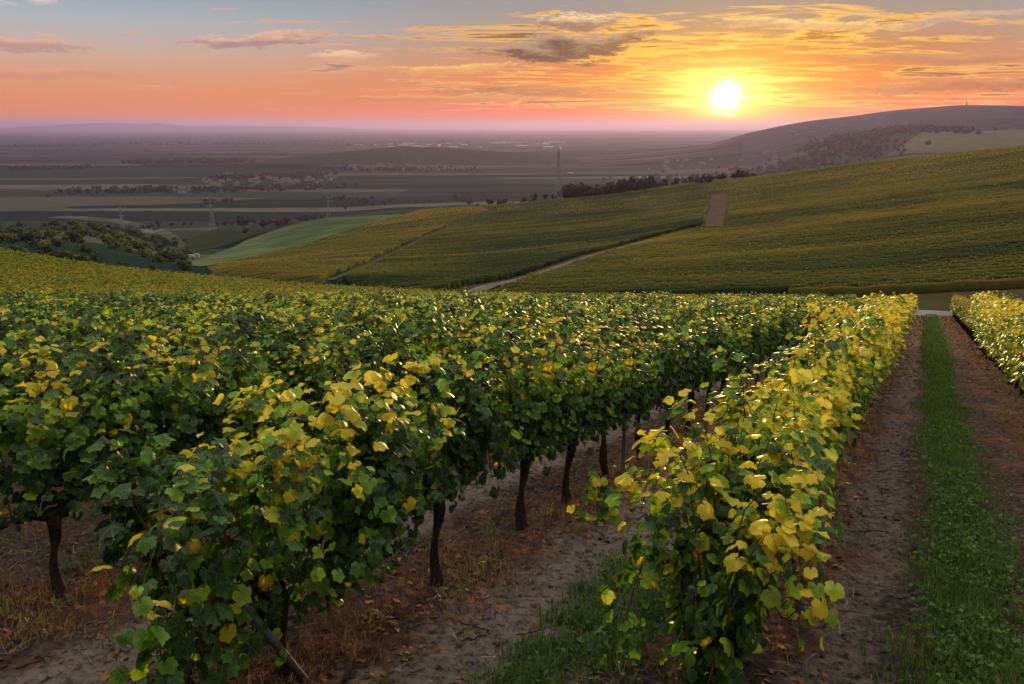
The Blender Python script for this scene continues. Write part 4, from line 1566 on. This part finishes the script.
TREES = [(crown_mesh('crown', 200 + i, 9, [7.5, 6.0, 8.5, 5.0][i], 520, M_TREE), tree_trunk_mesh(9, 6)) for i in range(4)]
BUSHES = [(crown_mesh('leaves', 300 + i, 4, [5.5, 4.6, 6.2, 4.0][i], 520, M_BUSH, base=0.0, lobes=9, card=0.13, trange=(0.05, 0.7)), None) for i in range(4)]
bmb = MB()
for k in range(5):
    a = k * 1.26
    bmb.tube([(0, 0, -0.3), (0.5 * math.cos(a), 0.5 * math.sin(a), 1.2), (1.0 * math.cos(a), 1.0 * math.sin(a), 2.4)], [0.09, 0.06, 0.03], 5)
BUSH_STEM = bmb.mesh('stems', [M_TRUNK], True)


def place_tree(px, r, s, label, group, name='tree'):
    x, y = at_r(px, r)
    root = bpy.data.objects.new(name, None)
    COL.objects.link(root)
    root.location = (x, y, float(terr(x, y)))
    root.rotation_euler = (0, 0, random.uniform(0, 6.28))
    root.scale = (s * random.uniform(0.85, 1.2), s * random.uniform(0.85, 1.2), s)
    k = random.randrange(4)
    if name == 'bush':
        link('leaves', BUSHES[k][0], root)
        link('stems', BUSH_STEM, root)
    else:
        link('crown', TREES[k][0], root)
        link('trunk', TREES[k][1], root)
    tag(root, label, name, group)


random.seed(5)
# the tree belt behind the meadow (a kilometre off)
for px, r, s in [(112, 1240, 1.3), (118, 1240, 1.0), (140, 1250, 1.0), (147, 1255, 1.1), (170, 1270, 0.9), (181, 1270, 0.8), (188, 1270, 0.9),
                 (215, 1260, 0.9), (222, 1260, 0.8), (228, 1255, 0.9), (253, 1230, 1.1), (262, 1230, 1.0), (269, 1230, 1.1), (275, 1230, 1.0), (282, 1228, 1.1), (288, 1226, 1.1),
                 (299, 1220, 1.3), (306, 1220, 1.3), (312, 1215, 1.4), (320, 1215, 1.2), (338, 1215, 0.8), (346, 1215, 0.6)]:
    place_tree(px + random.uniform(-1, 1), r + random.uniform(-12, 12), s, 'small dark tree in the belt behind the pale green meadow', 'trees in the belt behind the meadow')
place_tree(241, 1180, 2.0, 'largest round dark tree standing up in the belt behind the green meadow', 'trees in the belt behind the meadow')
place_tree(155, 1240, 1.6, 'taller round dark tree in the belt right of the leftmost pylon', 'trees in the belt behind the meadow')
for px, r, s, w in [(285, 880, 1.35, 'largest round'), (262, 800, 0.95, 'middle'), (242, 690, 0.75, 'smallest'), (278, 870, 0.9, 'low wide')]:
    place_tree(px, r, s, '%s dark tree on the upper left edge of the pale green meadow' % w, 'trees along the meadow edge')
for i, px in enumerate([206, 212, 225, 231, 327, 335, 342, 350, 357, 364, 372]):
    place_tree(px, 1650 + random.uniform(-20, 20), random.uniform(0.9, 1.3), 'tiny dark tree in the short lines on the brown field', 'tree lines on the brown field')
# belt beyond the brow of the facing hill, round the big pylon
for i in range(58):
    px = random.uniform(564, 652)
    r = random.uniform(615, 740) if px > 590 else random.uniform(600, 680)
    place_tree(px, r, random.uniform(0.8, 1.45), 'dark tree crowded in the belt beyond the brow, right of the big pylon', 'trees beyond the brow of the hill')
for i, (px, r) in enumerate([(545, 640), (553, 660), (536, 700), (524, 760), (500, 900), (478, 1150), (470, 900), (505, 840), (490, 860), (530, 880), (512, 1020)]):
    place_tree(px, r, random.uniform(0.7, 1.1), 'lone dark tree on the low fields left of the big pylon', 'lone trees left of the big pylon')
for i, px in enumerate([345, 352, 359, 366, 373, 384, 391, 415, 430, 455, 463]):
    place_tree(px, 1500 + random.uniform(-60, 60), random.uniform(0.9, 1.4), 'small dark tree in the line beyond the centre fields', 'trees in the line beyond the centre fields')
for i in range(26):
    px = 655 + i * 3.6 + random.uniform(-2, 2)
    place_tree(px, random.uniform(655, 760), random.uniform(0.6, 1.1), 'dark tree in the belt under the sunset glow', 'trees in the belt under the sun')
# overgrown gully at left
for i in range(150):
    px = random.uniform(-15, 185)
    lo, hi = (260, 560) if px < 60 else (260, 700)
    t = random.random()
    r = lo + (hi - lo) * t ** 1.2
    place_tree(px, r, random.uniform(0.5, 1.05), 'green bush in the overgrown gully behind the left vine rows', 'bushes in the overgrown gully', 'bush')
place_tree(3, 1180, 1.5, 'round dark tree at the left picture edge on the flat fields', None)
place_tree(181, 470, 0.8, 'dark round bush beside the pale stones at the left tip of the meadow', None, 'bush')


def woodland(name, pts, n, r_jit, w_jit, h, label, lift=0.0):
    """a far wood read as one mass"""
    V_, N_, T_, S_, C_ = [], [], [], [], []
    P = np.array([at_r(*q) for q in pts])
    d = np.concatenate([[0], np.cumsum(np.hypot(*np.diff(P, axis=0).T))])
    for _ in range(n):
        q = RNG.uniform(0, d[-1])
        x = np.interp(q, d, P[:, 0]) + RNG.normal(0, w_jit)
        y = np.interp(q, d, P[:, 1]) + RNG.normal(0, r_jit)
        s = RNG.uniform(0.6, 1.25) * h
        k = 26
        dd = rand_unit(k)
        V_.append(np.array([x, y, float(terr(x, y)) + lift + s * 0.5]) + dd * np.array([s * 0.55, s * 0.55, s * 0.5]) * RNG.uniform(0.4, 1, k)[:, None])
        N_.append(dd + rand_unit(k) * 0.5)
        T_.append(np.clip(RNG.normal(0.3, 0.2) + 0.2 * dd[:, 2], 0, 1))
        S_.append(RNG.uniform(0.3, 0.55, k) * s)
    cat = np.concatenate
    N = cat(N_)
    me = card_mesh(name, cat(V_), N, rand_unit(len(N)), cat(S_), cat(T_), M_TREE)
    tag(link(name, me), label, 'wood', None, 'stuff')


woodland('woodland', [(60, 2050), (150, 2020), (230, 2000), (330, 2050), (345, 2060)], 230, 40, 12, 11, 'dark tree cover along the near side of the left village')
woodland('woodland', [(225, 2500), (260, 2500), (330, 2550)], 160, 60, 20, 13, 'wooded back edge of the left village')
woodland('woodland', [(130, 3700), (190, 3650), (250, 3600)], 170, 60, 25, 15, 'long dark wood on the plain above the left village')
woodland('woodland', [(-20, 3450), (30, 3350), (95, 3300)], 90, 30, 25, 13, 'low wood on the plain at the left edge')
woodland('woodland', [(-20, 7000), (120, 7600), (330, 7200), (480, 8000)], 260, 400, 120, 16, 'scattered far woods near the horizon')
woodland('woodland', [(330, 2900), (370, 2850), (430, 2800), (475, 2750)], 120, 60, 16, 11, 'trees among the houses of the centre village')
woodland('woodland', [(375, 3800), (425, 3760), (450, 3800)], 90, 40, 20, 6, 'dark wood along the crest of the low hill', 36.0)
woodland('woodland', [(640, 2000), (700, 2300), (760, 2500), (800, 2500)], 150, 140, 30, 11, 'trees among the houses under the sun')
woodland('woodland', [(810, 2700), (850, 2950), (900, 2960), (957, 2880)], 420, 80, 25, 14, 'dark wooded ridge below the hill on the right')
woodland('woodland', [(770, 2250), (820, 2450), (880, 2650)], 220, 90, 30, 12, 'wooded lower slope of the right hill')


# ------------------------------------------------------------------ buildings
def house_mesh(i, L, W, Hh, rh, wall=M_WALL, roof=M_ROOF):
    mb = MB()
    mb.box((0, 0, Hh / 2 - 0.5), (L, W, Hh + 1))
    e, o = 0.5, 0.35
    x, y = L / 2 + e, W / 2 + e
    t = 0.25
    for s in (-1, 1):
        a = [(-x, s * y, Hh - 0.2), (x, s * y, Hh - 0.2), (x, 0, Hh + rh), (-x, 0, Hh + rh)]
        b = [(p[0], p[1], p[2] + t) for p in a]
        mb.add(a + b, [(0, 1, 2, 3), (4, 5, 6, 7), (0, 1, 5, 4), (1, 2, 6, 5), (3, 0, 4, 7)], 1)
    for s in (-1, 1):
        mb.add([(s * L / 2, -W / 2, Hh), (s * L / 2, W / 2, Hh), (s * L / 2, 0, Hh + rh - 0.1)], [(0, 1, 2)], 0)
    mb.box((L * 0.22, W * 0.15, Hh + rh * 0.9), (0.7, 0.7, 1.6), 0)
    return mb.mesh('house', [wall, roof])


HOUSES = [house_mesh(0, 11, 8, 4.2, 3.2), house_mesh(1, 14, 9, 5.0, 3.6), house_mesh(2, 9, 8, 6.0, 3.0)]
SHEDS = [house_mesh(3, 46, 18, 7, 2.2, M_SHED, M_SHED), house_mesh(4, 70, 24, 8, 2.6, M_SHED, M_STEEL)]


def place_house(px, r, s, label, group, shed=False):
    x, y = at_r(px, r)
    o = link('warehouse' if shed else 'house', random.choice(SHEDS if shed else HOUSES), None, (x, y, float(terr(x, y))))
    o.rotation_euler = (0, 0, random.uniform(-0.6, 0.6) + (0 if random.random() < 0.6 else 1.57))
    o.scale = (s, s, s)
    tag(o, label, 'warehouse' if shed else 'house', group)


random.seed(11)
for i in range(44):
    t = random.random()
    place_house(205 + 135 * t + random.uniform(-6, 6), 2080 + 330 * random.random() + 60 * t, random.uniform(0.8, 1.25), 'tiny pale house among trees in the village on the left plain', 'houses of the left village')
place_house(183, 1935, 1.7, 'pale house alone on the near edge of the left village', None)
for i in range(46):
    t = random.random()
    place_house(350 + 130 * t, 2760 + 260 * random.random() + 40 * (1 - t), random.uniform(0.9, 1.5), 'tiny pale house in the village below the low dark hill', 'houses of the centre village')
for i in range(46):
    t = random.random()
    place_house(645 + 130 * t, 1750 + 1500 * random.random() ** 0.8, random.uniform(0.9, 1.3), 'tiny house in the red haze below the sun', 'houses under the sun')
for i in range(26):
    px = random.uniform(765, 905)
    place_house(px, random.uniform(3250, 3900), random.uniform(0.7, 1.05), 'tiny pale house on the hazy hillside at right', 'houses on the right hillside')
for i in range(34):
    px = random.uniform(355, 565)
    place_house(px, random.uniform(5600, 7600), random.uniform(0.9, 1.5), 'pale warehouse in the far town behind the low dark hill', 'warehouses of the far town', True)
place_house(636, 2050, 0.75, 'bright white shed left of the red glow on the plain', None, True)
place_house(641, 2330, 0.6, 'smaller white shed just above the bright one near the red glow', None, True)
place_house(570, 2600, 0.4, 'single white shed on the plain right of the big pylon', None, True)


def white_wall(px, py, L, label):
    x, y = hit(px, py)
    mb = MB()
    mb.box((0, 0, 0.6), (L, 1.6, 1.6))
    mb.box((L * 0.2, 0, 1.6), (L * 0.4, 1.2, 0.6))
    o = link('retaining_wall', mb.mesh('retaining_wall', [M_STONE]), None, (x, y, float(terr(x, y))))
    o.rotation_euler = (0, 0, 0.25)
    tag(o, label, 'wall')


white_wall(184, 259.5, 8, 'long pale stone bank at the left tip of the meadow')
white_wall(194, 257.5, 5, 'short pale stone bank right of the dark round bush')


# ------------------------------------------------------------------ pylons and the mast on the hill
def pylon(px, r, h, label, t=0.22):
    x, y = at_r(px, r)
    root = bpy.data.objects.new('pylon', None)
    COL.objects.link(root)
    root.location = (x, y, float(terr(x, y)))
    root.rotation_euler = (0, 0, random.uniform(-0.2, 0.3))
    mb = MB()
    def half(z):
        f = z / h
        return 3.0 * (1 - f / 0.6) + 0.9 * (f / 0.6) if f < 0.6 else 0.9 * (1 - (f - 0.6) / 0.4) + 0.25 * (f - 0.6) / 0.4
    lev = [0, 0.13, 0.25, 0.36, 0.46, 0.54, 0.6, 0.67, 0.74, 0.81, 0.88, 0.95, 1.0]
    C4 = [(-1, -1), (1, -1), (1, 1), (-1, 1)]
    for a, b in zip(lev[:-1], lev[1:]):
        za, zb = a * h, b * h
        for q in range(4):
            s1, s2 = C4[q], C4[(q + 1) % 4]
            ha, hb = half(za), half(zb)
            mb.bar((s1[0] * ha, s1[1] * ha, za), (s1[0] * hb, s1[1] * hb, zb), t)
            mb.bar((s1[0] * ha, s1[1] * ha, za), (s2[0] * hb, s2[1] * hb, zb), t * 0.6)
            mb.bar((s2[0] * ha, s2[1] * ha, za), (s1[0] * hb, s1[1] * hb, zb), t * 0.6)
            mb.bar((s1[0] * hb, s1[1] * hb, zb), (s2[0] * hb, s2[1] * hb, zb), t * 0.6)
    link('lattice_tower', mb.mesh('lattice_tower', [M_STEEL]), root)
    for f, w in ((0.66, 4.2), (0.78, 5.4), (0.9, 3.6)):
        c = MB()
        z = f * h
        for s in (-1, 1):
            c.bar((0, -0.4, z), (s * w, 0, z), t * 0.8)
            c.bar((0, 0.4, z), (s * w, 0, z), t * 0.8)
            c.bar((0, 0, z + 1.6), (s * w, 0, z + 0.05), t * 0.7)
            c.bar((s * w, 0, z), (s * w, 0, z - 1.6), t * 0.6)
        link('crossarm', c.mesh('crossarm', [M_STEEL]), root)
    c = MB()
    for sx, sy in C4:
        c.box((sx * 3.0, sy * 3.0, 0.0), (1.0, 1.0, 1.4))
    link('footing', c.mesh('footing', [M_STONE]), root)
    tag(root, label, 'pylon', 'lattice power pylons')


pylon(558, 585, 37, 'tallest lattice pylon standing on the brow among dark trees', 0.16)
pylon(210, 970, 38, 'lattice pylon standing in the dark field left of the meadow', 0.22)
pylon(328, 1010, 36, 'lattice pylon at the far upper end of the pale meadow', 0.22)
pylon(119, 1230, 38, 'leftmost lattice pylon behind the overgrown gully', 0.24)


def mast():
    x, y = at_r(953, 4480)
    mb = MB()
    mb.tube([(0, 0, -2), (0, 0, 12), (0, 0, 20)], [3.2, 2.6, 1.0], 8)
    root = link('lookout_tower', mb.mesh('lookout_tower', [M_STONE], True), None, (x, y, float(terr(x, y))))
    c = MB()
    c.tube([(0, 0, 11), (0, 0, 13)], [4.6, 4.6], 10)
    link('platform', c.mesh('platform', [M_STONE]), root)
    tag(root, 'tiny tower on the skyline of the right hill', 'tower')


mast()
